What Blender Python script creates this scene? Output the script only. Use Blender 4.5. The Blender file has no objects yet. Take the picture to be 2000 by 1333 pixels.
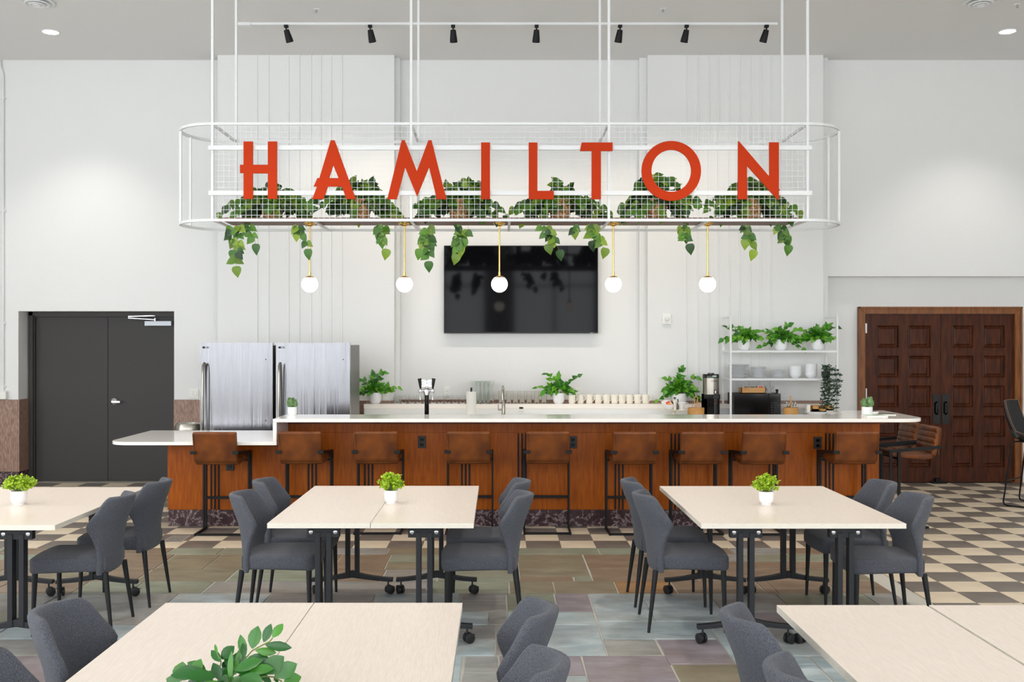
import bpy, bmesh, math, random
from mathutils import Vector, Matrix, geometry
random.seed(11)
PI = math.pi
sc = bpy.context.scene
COL = sc.collection

# ---------------------------------------------------------------- camera, sky, exposure
F, CX, CY, H = 1944.0, 975.0, 667.0, 1.785
cam = bpy.data.cameras.new('camera')
cam.sensor_width = 36.0
cam.lens = 36.0 * F / 2000.0
cam.shift_x = (1000 - CX) / 2000.0
cam.shift_y = (CY - 666.5) / 2000.0
cam.clip_end = 100
cam_o = bpy.data.objects.new('camera', cam)
COL.objects.link(cam_o)
cam_o.location = (0, 0, H)
cam_o.rotation_euler = (PI / 2, 0, 0)
sc.camera = cam_o

w = bpy.data.worlds.new('overcast_sky')
sc.world = w
w.use_nodes = True
bg = w.node_tree.nodes['Background']
bg.inputs[0].default_value = (0.94, 0.975, 1.0, 1)
bg.inputs[1].default_value = 4.6

sc.view_settings.view_transform = 'Standard'
sc.view_settings.look = 'None'
sc.view_settings.exposure = 0.16
sc.view_settings.gamma = 1.0
sc.view_settings.use_curve_mapping = False
sc.cycles.max_bounces = 10
sc.cycles.diffuse_bounces = 6
sc.cycles.glossy_bounces = 4
sc.cycles.transmission_bounces = 8
sc.cycles.transparent_max_bounces = 8
sc.cycles.caustics_reflective = False
sc.cycles.caustics_refractive = False
sc.cycles.sample_clamp_indirect = 6.0
sc.cycles.use_denoising = True

ROOM_Y0, ROOM_X = -2.4, 9.0        # wall behind the camera, side walls
CEIL = 5.29
WINDOWS = [(-7.5, 2.3), (-4.5, 2.3), (-1.5, 2.3), (1.5, 2.3), (4.5, 2.3), (7.5, 2.3)]
WZ0, WZ1 = 0.5, 4.9
SIDE_WINDOWS = [(-0.6, 2.2), (2.8, 2.2), (6.2, 2.2)]

def light(name, kind, loc, energy, color=(1, 1, 1), rot=(0, 0, 0), **kw):
    d = bpy.data.lights.new(name, kind)
    d.energy = energy
    d.color = color
    for k, v in kw.items():
        if k == 'portal':
            d.cycles.is_portal = v
        else:
            setattr(d, k, v)
    o = bpy.data.objects.new(name, d)
    COL.objects.link(o)
    o.location = loc
    o.rotation_euler = rot
    return o

for cx_, wd in WINDOWS:    # sky portals in the window openings behind the camera
    light('window_portal', 'AREA', (cx_, ROOM_Y0 - 0.1, (WZ0 + WZ1) / 2), 1, rot=(PI / 2, 0, PI), shape='RECTANGLE', size=wd, size_y=WZ1 - WZ0, portal=True)
for cy_, wd in SIDE_WINDOWS:
    light('window_portal', 'AREA', (-ROOM_X - 0.1, cy_, (WZ0 + WZ1) / 2), 1, rot=(PI / 2, 0, -PI / 2), shape='RECTANGLE', size=wd, size_y=WZ1 - WZ0, portal=True)
for o in list(COL.objects):
    if o.name.startswith('window_portal'):
        d = Vector((0, 1, 0)) if o.location.y < ROOM_Y0 else Vector((1, 0, 0))
        o.rotation_euler = d.to_track_quat('-Z', 'Z').to_euler()

def X(px, D): return (px - CX) * D / F
def Z(py, D): return H - (py - CY) * D / F

# ---------------------------------------------------------------- materials
def srgb(r, g, b):
    return tuple(((c / 255) / 12.92 if c / 255 <= 0.04045 else ((c / 255 + 0.055) / 1.055) ** 2.4) for c in (r, g, b)) + (1,)

def mat(name, col, rough=0.5, metal=0.0, noise=None, col2=None, scale=(1, 1, 1), bump=0.0, bump_scale=None, coat=0.0, spec=None,
        detail=3.0, ramp=(0.35, 0.65), coords='Object', emit=None, trans=0.0, alpha=None, sheen=0.0, aniso=0.0, ior=None, bump_dist=0.01):
    m = bpy.data.materials.new(name)
    m.use_nodes = True
    nt = m.node_tree
    b = nt.nodes['Principled BSDF']
    b.inputs['Base Color'].default_value = col
    b.inputs['Roughness'].default_value = rough
    b.inputs['Metallic'].default_value = metal
    if spec is not None: b.inputs['Specular IOR Level'].default_value = spec
    if coat: b.inputs['Coat Weight'].default_value = coat; b.inputs['Coat Roughness'].default_value = 0.1
    if trans: b.inputs['Transmission Weight'].default_value = trans
    if ior: b.inputs['IOR'].default_value = ior
    if sheen: b.inputs['Sheen Weight'].default_value = sheen
    if aniso: b.inputs['Anisotropic'].default_value = aniso
    if emit: b.inputs['Emission Color'].default_value = emit[0]; b.inputs['Emission Strength'].default_value = emit[1]
    if noise is not None or bump:
        tc = nt.nodes.new('ShaderNodeTexCoord')
        mp = nt.nodes.new('ShaderNodeMapping')
        mp.inputs['Scale'].default_value = scale
        nt.links.new(tc.outputs[coords], mp.inputs[0])
    if noise is not None:
        n = nt.nodes.new('ShaderNodeTexNoise')
        n.inputs['Scale'].default_value = noise
        n.inputs['Detail'].default_value = detail
        nt.links.new(mp.outputs[0], n.inputs['Vector'])
        r = nt.nodes.new('ShaderNodeValToRGB')
        r.color_ramp.elements[0].position = ramp[0]; r.color_ramp.elements[1].position = ramp[1]
        r.color_ramp.elements[0].color = col; r.color_ramp.elements[1].color = col2 or col
        nt.links.new(n.outputs['Fac'], r.inputs[0])
        nt.links.new(r.outputs[0], b.inputs['Base Color'])
    if bump:
        n2 = nt.nodes.new('ShaderNodeTexNoise')
        n2.inputs['Scale'].default_value = bump_scale or noise or 20
        n2.inputs['Detail'].default_value = 4
        nt.links.new(mp.outputs[0], n2.inputs['Vector'])
        bp = nt.nodes.new('ShaderNodeBump')
        bp.inputs['Strength'].default_value = bump
        bp.inputs['Distance'].default_value = bump_dist
        nt.links.new(n2.outputs['Fac'], bp.inputs['Height'])
        nt.links.new(bp.outputs[0], b.inputs['Normal'])
    return m

def leafmat(name, cols, rough=0.4, trans=0.15):
    """leaf colour picked per leaf (object random)"""
    m = mat(name, cols[0], rough)
    nt = m.node_tree
    b = nt.nodes['Principled BSDF']
    oi = nt.nodes.new('ShaderNodeObjectInfo')
    r = nt.nodes.new('ShaderNodeValToRGB')
    r.color_ramp.interpolation = 'LINEAR'
    els = r.color_ramp.elements
    els[0].color = cols[0]; els[1].color = cols[-1]
    for i, c in enumerate(cols[1:-1]):
        e = els.new((i + 1) / (len(cols) - 1)); e.color = c
    nt.links.new(oi.outputs['Random'], r.inputs[0])
    nt.links.new(r.outputs[0], b.inputs['Base Color'])
    tl = nt.nodes.new('ShaderNodeBsdfTranslucent')
    nt.links.new(r.outputs[0], tl.inputs['Color'])
    mx = nt.nodes.new('ShaderNodeMixShader')
    mx.inputs[0].default_value = trans
    nt.links.new(b.outputs[0], mx.inputs[1]); nt.links.new(tl.outputs[0], mx.inputs[2])
    nt.links.new(mx.outputs[0], nt.nodes['Material Output'].inputs['Surface'])
    return m

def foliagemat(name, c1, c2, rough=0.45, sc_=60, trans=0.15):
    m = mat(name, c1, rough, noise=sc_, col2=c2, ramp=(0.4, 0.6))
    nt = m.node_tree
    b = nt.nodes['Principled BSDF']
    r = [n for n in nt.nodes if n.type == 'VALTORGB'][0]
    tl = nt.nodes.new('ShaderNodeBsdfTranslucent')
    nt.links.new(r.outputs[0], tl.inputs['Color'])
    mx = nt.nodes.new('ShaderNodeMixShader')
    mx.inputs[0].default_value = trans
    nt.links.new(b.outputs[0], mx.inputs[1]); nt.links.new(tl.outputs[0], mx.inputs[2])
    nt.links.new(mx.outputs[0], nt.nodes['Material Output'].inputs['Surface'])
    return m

def wallmat(name, col):
    """painted masonry: faint block joints and a fine orange-peel relief"""
    m = mat(name, col, 0.6)
    nt = m.node_tree
    b = nt.nodes['Principled BSDF']
    tc = nt.nodes.new('ShaderNodeTexCoord')
    mp = nt.nodes.new('ShaderNodeMapping')
    mp.inputs['Rotation'].default_value = (PI / 2, 0, 0)
    nt.links.new(tc.outputs['Object'], mp.inputs[0])
    br = nt.nodes.new('ShaderNodeTexBrick')
    br.inputs['Scale'].default_value = 1.0
    br.inputs['Brick Width'].default_value = 1.22
    br.inputs['Row Height'].default_value = 0.485
    br.inputs['Mortar Size'].default_value = 0.004
    br.inputs['Mortar Smooth'].default_value = 0.4
    br.inputs['Color1'].default_value = (1, 1, 1, 1); br.inputs['Color2'].default_value = (1, 1, 1, 1)
    br.inputs['Mortar'].default_value = (0, 0, 0, 1)
    nt.links.new(mp.outputs[0], br.inputs['Vector'])
    n = nt.nodes.new('ShaderNodeTexNoise'); n.inputs['Scale'].default_value = 45; n.inputs['Detail'].default_value = 3
    nt.links.new(tc.outputs['Object'], n.inputs['Vector'])
    ad = nt.nodes.new('ShaderNodeMath'); ad.operation = 'MULTIPLY_ADD'; ad.inputs[1].default_value = 0.5
    nt.links.new(br.outputs['Fac'], ad.inputs[0])
    ad.inputs[1].default_value = -0.6
    nt.links.new(n.outputs['Fac'], ad.inputs[2])
    bp = nt.nodes.new('ShaderNodeBump'); bp.inputs['Strength'].default_value = 0.18; bp.inputs['Distance'].default_value = 0.01
    nt.links.new(ad.outputs[0], bp.inputs['Height'])
    nt.links.new(bp.outputs[0], b.inputs['Normal'])
    return m

def marblemat(name):
    m = mat(name, srgb(60, 34, 38), 0.25, spec=0.5)
    nt = m.node_tree
    b = nt.nodes['Principled BSDF']
    tc = nt.nodes.new('ShaderNodeTexCoord')
    n = nt.nodes.new('ShaderNodeTexNoise'); n.inputs['Scale'].default_value = 8; n.inputs['Detail'].default_value = 12; n.inputs['Roughness'].default_value = 0.68; n.inputs['Distortion'].default_value = 0.5
    nt.links.new(tc.outputs['Object'], n.inputs['Vector'])
    s = nt.nodes.new('ShaderNodeMath'); s.operation = 'SUBTRACT'; s.inputs[1].default_value = 0.5
    a = nt.nodes.new('ShaderNodeMath'); a.operation = 'ABSOLUTE'
    nt.links.new(n.outputs['Fac'], s.inputs[0]); nt.links.new(s.outputs[0], a.inputs[0])
    r = nt.nodes.new('ShaderNodeValToRGB')
    r.color_ramp.elements[0].position = 0.0; r.color_ramp.elements[0].color = srgb(176, 166, 168)
    r.color_ramp.elements[1].position = 0.016; r.color_ramp.elements[1].color = srgb(70, 40, 46)
    e = r.color_ramp.elements.new(0.12); e.color = srgb(46, 26, 31)
    nt.links.new(a.outputs[0], r.inputs[0])
    nt.links.new(r.outputs[0], b.inputs['Base Color'])
    return m

M = {}
M['wall'] = wallmat('white_masonry_paint', srgb(230, 231, 231))
M['wall_plain'] = mat('white_paint', srgb(230, 231, 231), 0.55)
M['ceiling'] = mat('grey_ceiling_paint', srgb(226, 226, 226), 0.9)
M['white_metal'] = mat('white_metal', srgb(228, 230, 231), 0.4)
M['white_plastic'] = mat('white_plastic', srgb(235, 235, 230), 0.35)
M['granite'] = mat('brown_granite', srgb(128, 98, 84), 0.4, noise=70, col2=srgb(165, 134, 118), scale=(1, 1, 0.25), detail=6)
M['marble'] = marblemat('burgundy_marble')
M['bar_wood'] = mat('bar_panel_wood', srgb(140, 64, 2), 0.36, noise=14, col2=srgb(172, 90, 8), scale=(3.0, 1, 0.35), detail=8, spec=0.22, ramp=(0.3, 0.7))
M['bar_wood_dark'] = mat('bar_moulding_wood', srgb(92, 38, 10), 0.38, noise=10, col2=srgb(120, 56, 16), scale=(0.5, 1, 3), spec=0.3)
M['door_wood'] = mat('dark_mahogany', srgb(52, 22, 8), 0.42, noise=9, col2=srgb(86, 40, 14), scale=(3, 1, 0.4), detail=8, spec=0.25)
M['frame_wood'] = mat('oak_door_casing', srgb(108, 60, 20), 0.45, noise=14, col2=srgb(140, 84, 34), scale=(3, 1, 0.3), detail=8)
M['plank'] = mat('brown_plank', srgb(92, 62, 52), 0.5, noise=12, col2=srgb(124, 90, 76), scale=(0.4, 3, 1), detail=6)
M['quartz'] = mat('white_quartz', srgb(248, 244, 238), 0.08, spec=0.6)
M['counter_white'] = mat('white_laminate', srgb(232, 235, 236), 0.3)
M['black'] = mat('black_steel', srgb(20, 20, 22), 0.5, spec=0.25)
M['black_gloss'] = mat('black_gloss_plastic', srgb(12, 12, 13), 0.12)
M['black_matte'] = mat('black_plastic', srgb(24, 24, 26), 0.5)
M['table_leg'] = mat('charcoal_powder_coat', srgb(36, 38, 42), 0.5, spec=0.35)
M['chair_leg'] = mat('chair_leg_black', srgb(26, 27, 29), 0.5, spec=0.35)
M['laminate'] = mat('pale_oak_laminate', srgb(228, 212, 198), 0.28, noise=60, col2=srgb(238, 224, 211), scale=(6, 0.25, 1), detail=4, spec=0.5)
M['laminate_edge'] = mat('pale_edge_band', srgb(232, 226, 214), 0.4, noise=30, col2=srgb(222, 214, 200), scale=(1, 1, 9))
M['fabric'] = mat('heather_grey_fabric', srgb(46, 47, 53), 0.95, noise=520, col2=srgb(106, 108, 117), detail=2, bump=0.35, bump_scale=400, sheen=0.12, ramp=(0.34, 0.66), spec=0.2)
M['leather'] = mat('cognac_leather', srgb(88, 46, 20), 0.42, noise=5.5, col2=srgb(134, 74, 28), spec=0.3, detail=2, bump=0.08, bump_scale=160, ramp=(0.35, 0.72))
M['leather_black'] = mat('black_leather', srgb(26, 27, 29), 0.5, bump=0.1, bump_scale=150)
M['stitch'] = mat('tan_thread', srgb(150, 105, 78), 0.7)
M['steel'] = mat('brushed_steel', srgb(134, 134, 138), 0.22, metal=1.0, bump=0.8, bump_scale=2.0, scale=(2.6, 1, 0.05), bump_dist=.06)
M['steel_side'] = mat('grey_fridge_side', srgb(120, 120, 114), 0.4, metal=0.6)
M['chrome'] = mat('chrome', srgb(215, 215, 218), 0.12, metal=1.0)
M['nickel'] = mat('brushed_nickel', srgb(170, 165, 155), 0.28, metal=1.0)
M['brass'] = mat('satin_brass', srgb(226, 186, 110), 0.25, metal=1.0)
M['ceramic'] = mat('white_ceramic', srgb(240, 240, 242), 0.25)
M['cream_ceramic'] = mat('cream_ceramic', srgb(240, 234, 222), 0.3)
M['plate'] = mat('plate_porcelain', srgb(240, 241, 243), 0.25)
M['glass'] = mat('clear_glass', (0.97, 0.985, 0.98, 1), 0.02, trans=1.0, ior=1.12)
M['glass_green'] = mat('green_tinted_glass', (0.95, 0.985, 0.965, 1), 0.02, trans=1.0, ior=1.12)
M['glass_smoke'] = mat('smoky_ribbed_glass', (0.95, 0.945, 0.91, 1), 0.05, trans=1.0, ior=1.15)
M['bamboo'] = mat('bamboo', srgb(196, 140, 74), 0.45, noise=18, col2=srgb(216, 164, 96), scale=(0.4, 1, 4))
M['basket'] = mat('woven_seagrass', srgb(134, 94, 54), 0.7, noise=60, col2=srgb(206, 164, 112), ramp=(0.4, 0.6))
M['paper'] = mat('white_paper', srgb(240, 238, 232), 0.8)
M['letter'] = mat('vermilion_letter_face', srgb(188, 55, 18), 0.6, spec=0.1)
M['screen'] = mat('tv_screen', srgb(10, 10, 14), 0.06, spec=0.12)
M['grey_door'] = mat('charcoal_door_paint', srgb(62, 60, 60), 0.5, spec=0.3)
M['grey_frame'] = mat('charcoal_frame_paint', srgb(56, 53, 51), 0.5)
M['silver'] = mat('silver_paint', srgb(168, 172, 178), 0.35, metal=0.5)
M['tile_grille'] = mat('dull_grille_metal', srgb(168, 164, 156), 0.45)
M['globe'] = mat('opal_globe', srgb(255, 246, 232), 0.3, emit=((1.0, 0.92, 0.80, 1), 4.2))
M['lamp_face'] = mat('lamp_face', srgb(255, 250, 240), 0.3, emit=((1.0, 0.95, 0.87, 1), 8.0))
M['soil'] = mat('dark_soil', srgb(40, 32, 26), 0.9)
M['tile_light'] = mat('beige_floor_tile', srgb(208, 192, 168), 0.42, noise=3.5, col2=srgb(222, 206, 182), detail=5, coords='Object')
M['tile_dark'] = mat('taupe_floor_tile', srgb(106, 98, 91), 0.42, noise=3.5, col2=srgb(122, 113, 105), detail=5)
M['grout'] = mat('grey_grout', srgb(120, 116, 108), 0.8)
M['mortar'] = mat('pale_mortar', srgb(190, 186, 176), 0.85)
def slate(name, a, b, rough=0.42, nb=0.3):
    m = mat(name, a, rough, noise=5, col2=b, detail=12, scale=(0.7, 1.5, 1), bump=nb, bump_scale=16, ramp=(0.32, 0.68))
    nt = m.node_tree
    bs = nt.nodes['Principled BSDF']
    r = [n for n in nt.nodes if n.type == 'VALTORGB'][0]
    tc = [n for n in nt.nodes if n.type == 'TEX_COORD'][0]
    def nz(scale_, st, lo, hi, det=8):
        mp = nt.nodes.new('ShaderNodeMapping'); mp.inputs['Scale'].default_value = st
        n = nt.nodes.new('ShaderNodeTexNoise'); n.inputs['Scale'].default_value = scale_; n.inputs['Detail'].default_value = det; n.inputs['Roughness'].default_value = .65
        rr = nt.nodes.new('ShaderNodeValToRGB'); rr.color_ramp.elements[0].position = lo; rr.color_ramp.elements[1].position = hi
        nt.links.new(tc.outputs['Object'], mp.inputs[0]); nt.links.new(mp.outputs[0], n.inputs['Vector']); nt.links.new(n.outputs['Fac'], rr.inputs[0])
        return rr.outputs[0]
    def mix(fac, c1, c2, k):
        mu = nt.nodes.new('ShaderNodeMath'); mu.operation = 'MULTIPLY'; mu.inputs[1].default_value = k
        nt.links.new(fac, mu.inputs[0])
        mx = nt.nodes.new('ShaderNodeMix'); mx.data_type = 'RGBA'
        nt.links.new(mu.outputs[0], mx.inputs[0]); nt.links.new(c1, mx.inputs[6]); mx.inputs[7].default_value = c2
        return mx.outputs[2]
    c = mix(nz(1.6, (1, 1, 1), .42, .66), r.outputs[0], srgb(128, 110, 90), .5)      # earthy stain
    c = mix(nz(11, (1, 2.2, 1), .55, .75), c, srgb(96, 92, 86), .35)                   # darker flecks
    c = mix(nz(26, (.5, 1.6, 1), .64, .74), c, srgb(206, 206, 196), .55)               # pale scuffs
    nt.links.new(c, bs.inputs['Base Color'])
    return m
M['slates'] = [slate('slate_sage', srgb(124, 134, 116), srgb(152, 158, 140)),
               slate('slate_brown', srgb(120, 102, 84), srgb(150, 130, 110)),
               slate('slate_blue_daylit', srgb(150, 166, 172), srgb(188, 200, 202)),  # blue-grey stone, brightened to carry the daylight reflection on near stones
               slate('slate_purple', srgb(130, 120, 128), srgb(158, 150, 156)),
               slate('slate_grey', srgb(136, 136, 134), srgb(166, 166, 162)),
               slate('slate_rust', srgb(144, 104, 62), srgb(178, 136, 86)),
               slate('slate_olive', srgb(120, 114, 94), srgb(146, 138, 116))]
M['pothos'] = leafmat('pothos_leaf', [srgb(26, 56, 20), srgb(48, 96, 22), srgb(92, 142, 30), srgb(50, 98, 28), srgb(142, 170, 44), srgb(38, 78, 26)])
M['green'] = leafmat('ficus_leaf', [srgb(36, 92, 24), srgb(62, 138, 28), srgb(110, 176, 40), srgb(50, 116, 30)])
M['zz'] = leafmat('glossy_sprig_leaf', [srgb(14, 64, 20), srgb(30, 94, 26), srgb(72, 134, 40), srgb(22, 76, 28)], rough=0.3, trans=0.08)
M['lime'] = foliagemat('lime_foliage', srgb(130, 170, 24), srgb(182, 208, 50), sc_=80)
M['dark_foliage'] = foliagemat('dark_trailing_foliage', srgb(18, 44, 24), srgb(38, 72, 38), sc_=50)
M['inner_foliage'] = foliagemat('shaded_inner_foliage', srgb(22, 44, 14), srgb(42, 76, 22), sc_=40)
M['cactus'] = foliagemat('cactus_green', srgb(84, 118, 70), srgb(128, 160, 104), sc_=120, trans=0.0)
M['stem'] = mat('green_stem', srgb(112, 132, 62), 0.6)
M['red_print'] = mat('red_card', srgb(214, 84, 60), 0.5)
M['orange_print'] = mat('orange_card', srgb(240, 160, 80), 0.5)
M['dark_print'] = mat('dark_cover', srgb(70, 58, 56), 0.4)
M['green_print'] = mat('green_cover', srgb(150, 178, 150), 0.4)
M['lcd'] = mat('lcd_display', srgb(150, 190, 165), 0.3)
M['logo_ink'] = mat('grey_logo_ink', srgb(96, 92, 92), 0.4)
M['stone_wall_out'] = M['wall_plain']

# ---------------------------------------------------------------- mesh helpers
class MB:
    def __init__(s): s.v = []; s.f = []; s.mi = []; s.cur = 0
    def add(s, vs, fs):
        o = len(s.v)
        s.v += [tuple(p) for p in vs]
        for f in fs: s.f.append([i + o for i in f]); s.mi.append(s.cur)
        return s
    def box(s, x0, y0, z0, x1, y1, z1):
        return s.add([(x0, y0, z0), (x1, y0, z0), (x1, y1, z0), (x0, y1, z0), (x0, y0, z1), (x1, y0, z1), (x1, y1, z1), (x0, y1, z1)],
                     [(0, 3, 2, 1), (4, 5, 6, 7), (0, 1, 5, 4), (1, 2, 6, 5), (2, 3, 7, 6), (3, 0, 4, 7)])
    def ring_stack(s, rings, closed=True, cap0=True, cap1=True):
        n = len(rings[0]); vs = [p for r in rings for p in r]; fs = []
        for k in range(len(rings) - 1):
            for i in range(n if closed else n - 1):
                j = (i + 1) % n
                fs.append((k * n + i, k * n + j, (k + 1) * n + j, (k + 1) * n + i))
        if cap0: fs.append(tuple(range(n - 1, -1, -1)))
        if cap1: fs.append(tuple((len(rings) - 1) * n + i for i in range(n)))
        return s.add(vs, fs)
    def tube(s, path, r, n=8, caps=True):
        path = [Vector(p) for p in path]
        rs = r if isinstance(r, (list, tuple)) else [r] * len(path)
        rings = []; up = None
        for k, p in enumerate(path):
            if k == 0: t = path[1] - p
            elif k == len(path) - 1: t = p - path[k - 1]
            else: t = (path[k + 1] - p).normalized() + (p - path[k - 1]).normalized()
            t.normalize()
            if up is None:
                up = Vector((0, 0, 1)) if abs(t.z) < 0.9 else Vector((0, 1, 0))
            a = t.cross(up)
            if a.length < 1e-6: a = t.orthogonal()
            a.normalize(); b = t.cross(a).normalized(); up = -b if b.length else up
            up = a.cross(t)
            rings.append([p + (a * math.cos(2 * PI * (i + .5) / n) + b * math.sin(2 * PI * (i + .5) / n)) * rs[k] for i in range(n)])
        return s.ring_stack(rings, cap0=caps, cap1=caps)
    def bar(s, p0, p1, w, h, up=(0, 0, 1)):
        """rectangular bar from p0 to p1; w across, h along up"""
        p0 = Vector(p0); p1 = Vector(p1); t = (p1 - p0).normalized(); up = Vector(up)
        a = t.cross(up)
        if a.length < 1e-5: a = t.cross(Vector((0, 1, 0)))
        a.normalize(); b = a.cross(t).normalized()
        rings = [[p + a * sx * w / 2 + b * sy * h / 2 for sx, sy in ((-1, -1), (1, -1), (1, 1), (-1, 1))] for p in (p0, p1)]
        return s.ring_stack(rings)
    def lathe(s, prof, c=(0, 0, 0), n=20, sy=1.0, flute=0.0, nf=0):
        rings = []
        for r, z in prof:
            rings.append([(c[0] + max(r, 1e-4) * (1 + (flute * math.cos(nf * 2 * PI * i / n) if r > 0.005 else 0)) * math.cos(2 * PI * i / n),
                           c[1] + max(r, 1e-4) * sy * math.sin(2 * PI * i / n), c[2] + z) for i in range(n)])
        return s.ring_stack(rings)
    def prism(s, poly, y0, y1, holes=(), axis='y'):
        """2-D polygon (x,z) extruded along y (or (x,y) along z)"""
        loops = [poly] + list(holes)
        flat = [p for l in loops for p in l]
        tris = geometry.tessellate_polygon([[Vector((p[0], p[1], 0)) for p in l] for l in loops])
        def P(p, t): return (p[0], t, p[1]) if axis == 'y' else (p[0], p[1], t)
        n = len(flat)
        vs = [P(p, y0) for p in flat] + [P(p, y1) for p in flat]
        fs = [tuple(t) for t in tris] + [tuple(i + n for i in reversed(t)) for t in tris]
        o = 0
        for l in loops:
            m = len(l)
            for i in range(m):
                j = (i + 1) % m
                fs.append((o + i, o + j, o + j + n, o + i + n))
            o += m
        return s.add(vs, fs)
    def slab(s, outline, z0, z1, r=0.004, crown=0.0):
        """flat pad with rounded rims; outline = list of (x,y) CCW"""
        c = Vector((sum(p[0] for p in outline) / len(outline), sum(p[1] for p in outline) / len(outline)))
        def inset(d):
            n = len(outline); out = []
            for i in range(n):
                a = Vector(outline[i - 1]); b = Vector(outline[i]); e = Vector(outline[(i + 1) % n])
                n1 = Vector((-(b - a).y, (b - a).x)); n2 = Vector((-(e - b).y, (e - b).x))
                if n1.length: n1.normalize()
                if n2.length: n2.normalize()
                m = (n1 + n2)
                if m.length < 1e-6: m = n1
                m.normalize()
                k = d / max(0.4, m.dot(n1) if n1.length else 1)
                out.append(b + m * k)
            return out
        rings = []
        K = 4
        for k in range(K + 1):
            a = PI / 2 * k / K
            rings.append([(p.x, p.y, z0 + r - r * math.cos(a)) for p in inset(r - r * math.sin(a))])
        for k in range(K + 1):
            a = PI / 2 * k / K
            rings.append([(p.x, p.y, z1 - r + r * math.sin(a)) for p in inset(r - r * math.cos(a))])
        if crown:
            base = [Vector((q[0], q[1])) for q in rings[-1]]
            for f_ in (0.25, 0.5, 0.75, 0.93):
                rings.append([(p.x + (c.x - p.x) * f_, p.y + (c.y - p.y) * f_, z1 + crown * (1 - (1 - f_) ** 2)) for p in base])
        return s.ring_stack(rings)
    def build(s, name, m, parent=None, smooth=None, bevel=0.0, loc=None, seg=2):
        me = bpy.data.meshes.new(name)
        me.from_pydata(s.v, [], s.f)
        ms = m if isinstance(m, (list, tuple)) else [m]
        for q in ms: me.materials.append(q)
        if len(ms) > 1: me.polygons.foreach_set('material_index', s.mi)
        bm = bmesh.new(); bm.from_mesh(me)
        bmesh.ops.recalc_face_normals(bm, faces=bm.faces)
        if bevel:
            bmesh.ops.bevel(bm, geom=[e for e in bm.edges if e.is_manifold and e.calc_face_angle(0) > 0.5], offset=bevel, segments=seg, profile=0.6, affect='EDGES', clamp_overlap=True)
        bm.to_mesh(me); bm.free()
        if smooth:
            me.polygons.foreach_set('use_smooth', [True] * len(me.polygons))
            me.set_sharp_from_angle(angle=math.radians(smooth))
        me.update()
        return inst(name, me, parent, loc)

def inst(name, me, parent=None, loc=None, matrix=None):
    o = bpy.data.objects.new(name, me)
    COL.objects.link(o)
    if parent is not None: o.parent = parent
    if matrix is not None: o.matrix_basis = matrix
    elif loc is not None: o.location = loc
    return o

def tag(o, label=None, cat=None, group=None, kind=None):
    if label: o['label'] = label
    if cat: o['category'] = cat
    if group: o['group'] = group
    if kind: o['kind'] = kind
    return o

def thing(name, label, cat, loc=(0, 0, 0), rz=0.0, group=None):
    o = bpy.data.objects.new(name, None)
    COL.objects.link(o)
    o.empty_display_size = 0.1
    o.location = loc; o.rotation_euler = (0, 0, rz)
    return tag(o, label, cat, group)

def dup(root, loc, rz=None, label=None, group=None):
    def cp(o, par):
        c = o.copy(); COL.objects.link(c); c.parent = par
        for ch in list(o.children): cp(ch, c)
        return c
    c = cp(root, root.parent)
    c.location = loc
    if rz is not None: c.rotation_euler = (0, 0, rz)
    if label: c['label'] = label
    if group: c['group'] = group
    return c

def struct(name, mb, m, parent=None, label=None, **k):
    o = mb.build(name, m, parent, **k)
    if parent is None: o['kind'] = 'structure'
    if label: o['label'] = label
    return o

def text_part(name, body, size, m, parent, loc, rot=(PI / 2, 0, 0), depth=0.0006):
    cu = bpy.data.curves.new(name, 'FONT')
    cu.body = body; cu.size = size; cu.extrude = depth; cu.align_x = 'CENTER'; cu.align_y = 'CENTER'
    tmp = bpy.data.objects.new(name + '_curve', cu); COL.objects.link(tmp)
    dg = bpy.context.evaluated_depsgraph_get()
    me = bpy.data.meshes.new_from_object(tmp.evaluated_get(dg))
    bpy.data.objects.remove(tmp)
    me.materials.clear(); me.materials.append(m)
    o = inst(name, me, parent, loc); o.rotation_euler = rot
    return o

def ellipse(cx, cy, rx, ry, n=24): return [(cx + rx * math.cos(2 * PI * i / n), cy + ry * math.sin(2 * PI * i / n)) for i in range(n)]
def roundrect(x0, y0, x1, y1, r, n=4):
    pts = []
    for (cx, cy, a0) in ((x1 - r, y0 + r, -PI / 2), (x1 - r, y1 - r, 0), (x0 + r, y1 - r, PI / 2), (x0 + r, y0 + r, PI)):
        for k in range(n + 1):
            a = a0 + PI / 2 * k / n
            pts.append((cx + r * math.cos(a), cy + r * math.sin(a)))
    return pts

# ================================================================= THE SETTING
# ---- floor: sub-floor slab, slate field, checkered tile border
floor = struct('floor', MB().box(-ROOM_X, ROOM_Y0, -0.12, ROOM_X, 12.9, -0.008), M['mortar'])
S = 0.302; TX0 = 0.5386; TY0 = 8.60
SL_R = 2.80                                      # right edge of the slate field
half = S / 2 - 0.0015
tile_me = {}
for key in ('tile_light', 'tile_dark'):
    b = MB(); g = half
    b.ring_stack([[(-g, -g, -0.0079), (g, -g, -0.0079), (g, g, -0.0079), (-g, g, -0.0079)],
                  [(-g, -g, -0.001), (g, -g, -0.001), (g, g, -0.001), (-g, g, -0.001)],
                  [(-g + .002, -g + .002, 0), (g - .002, -g + .002, 0), (g - .002, g - .002, 0), (-g + .002, g - .002, 0)]])
    o = b.build('floor_tile', M[key]); tile_me[key] = o.data; bpy.data.objects.remove(o)
cells = []
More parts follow.
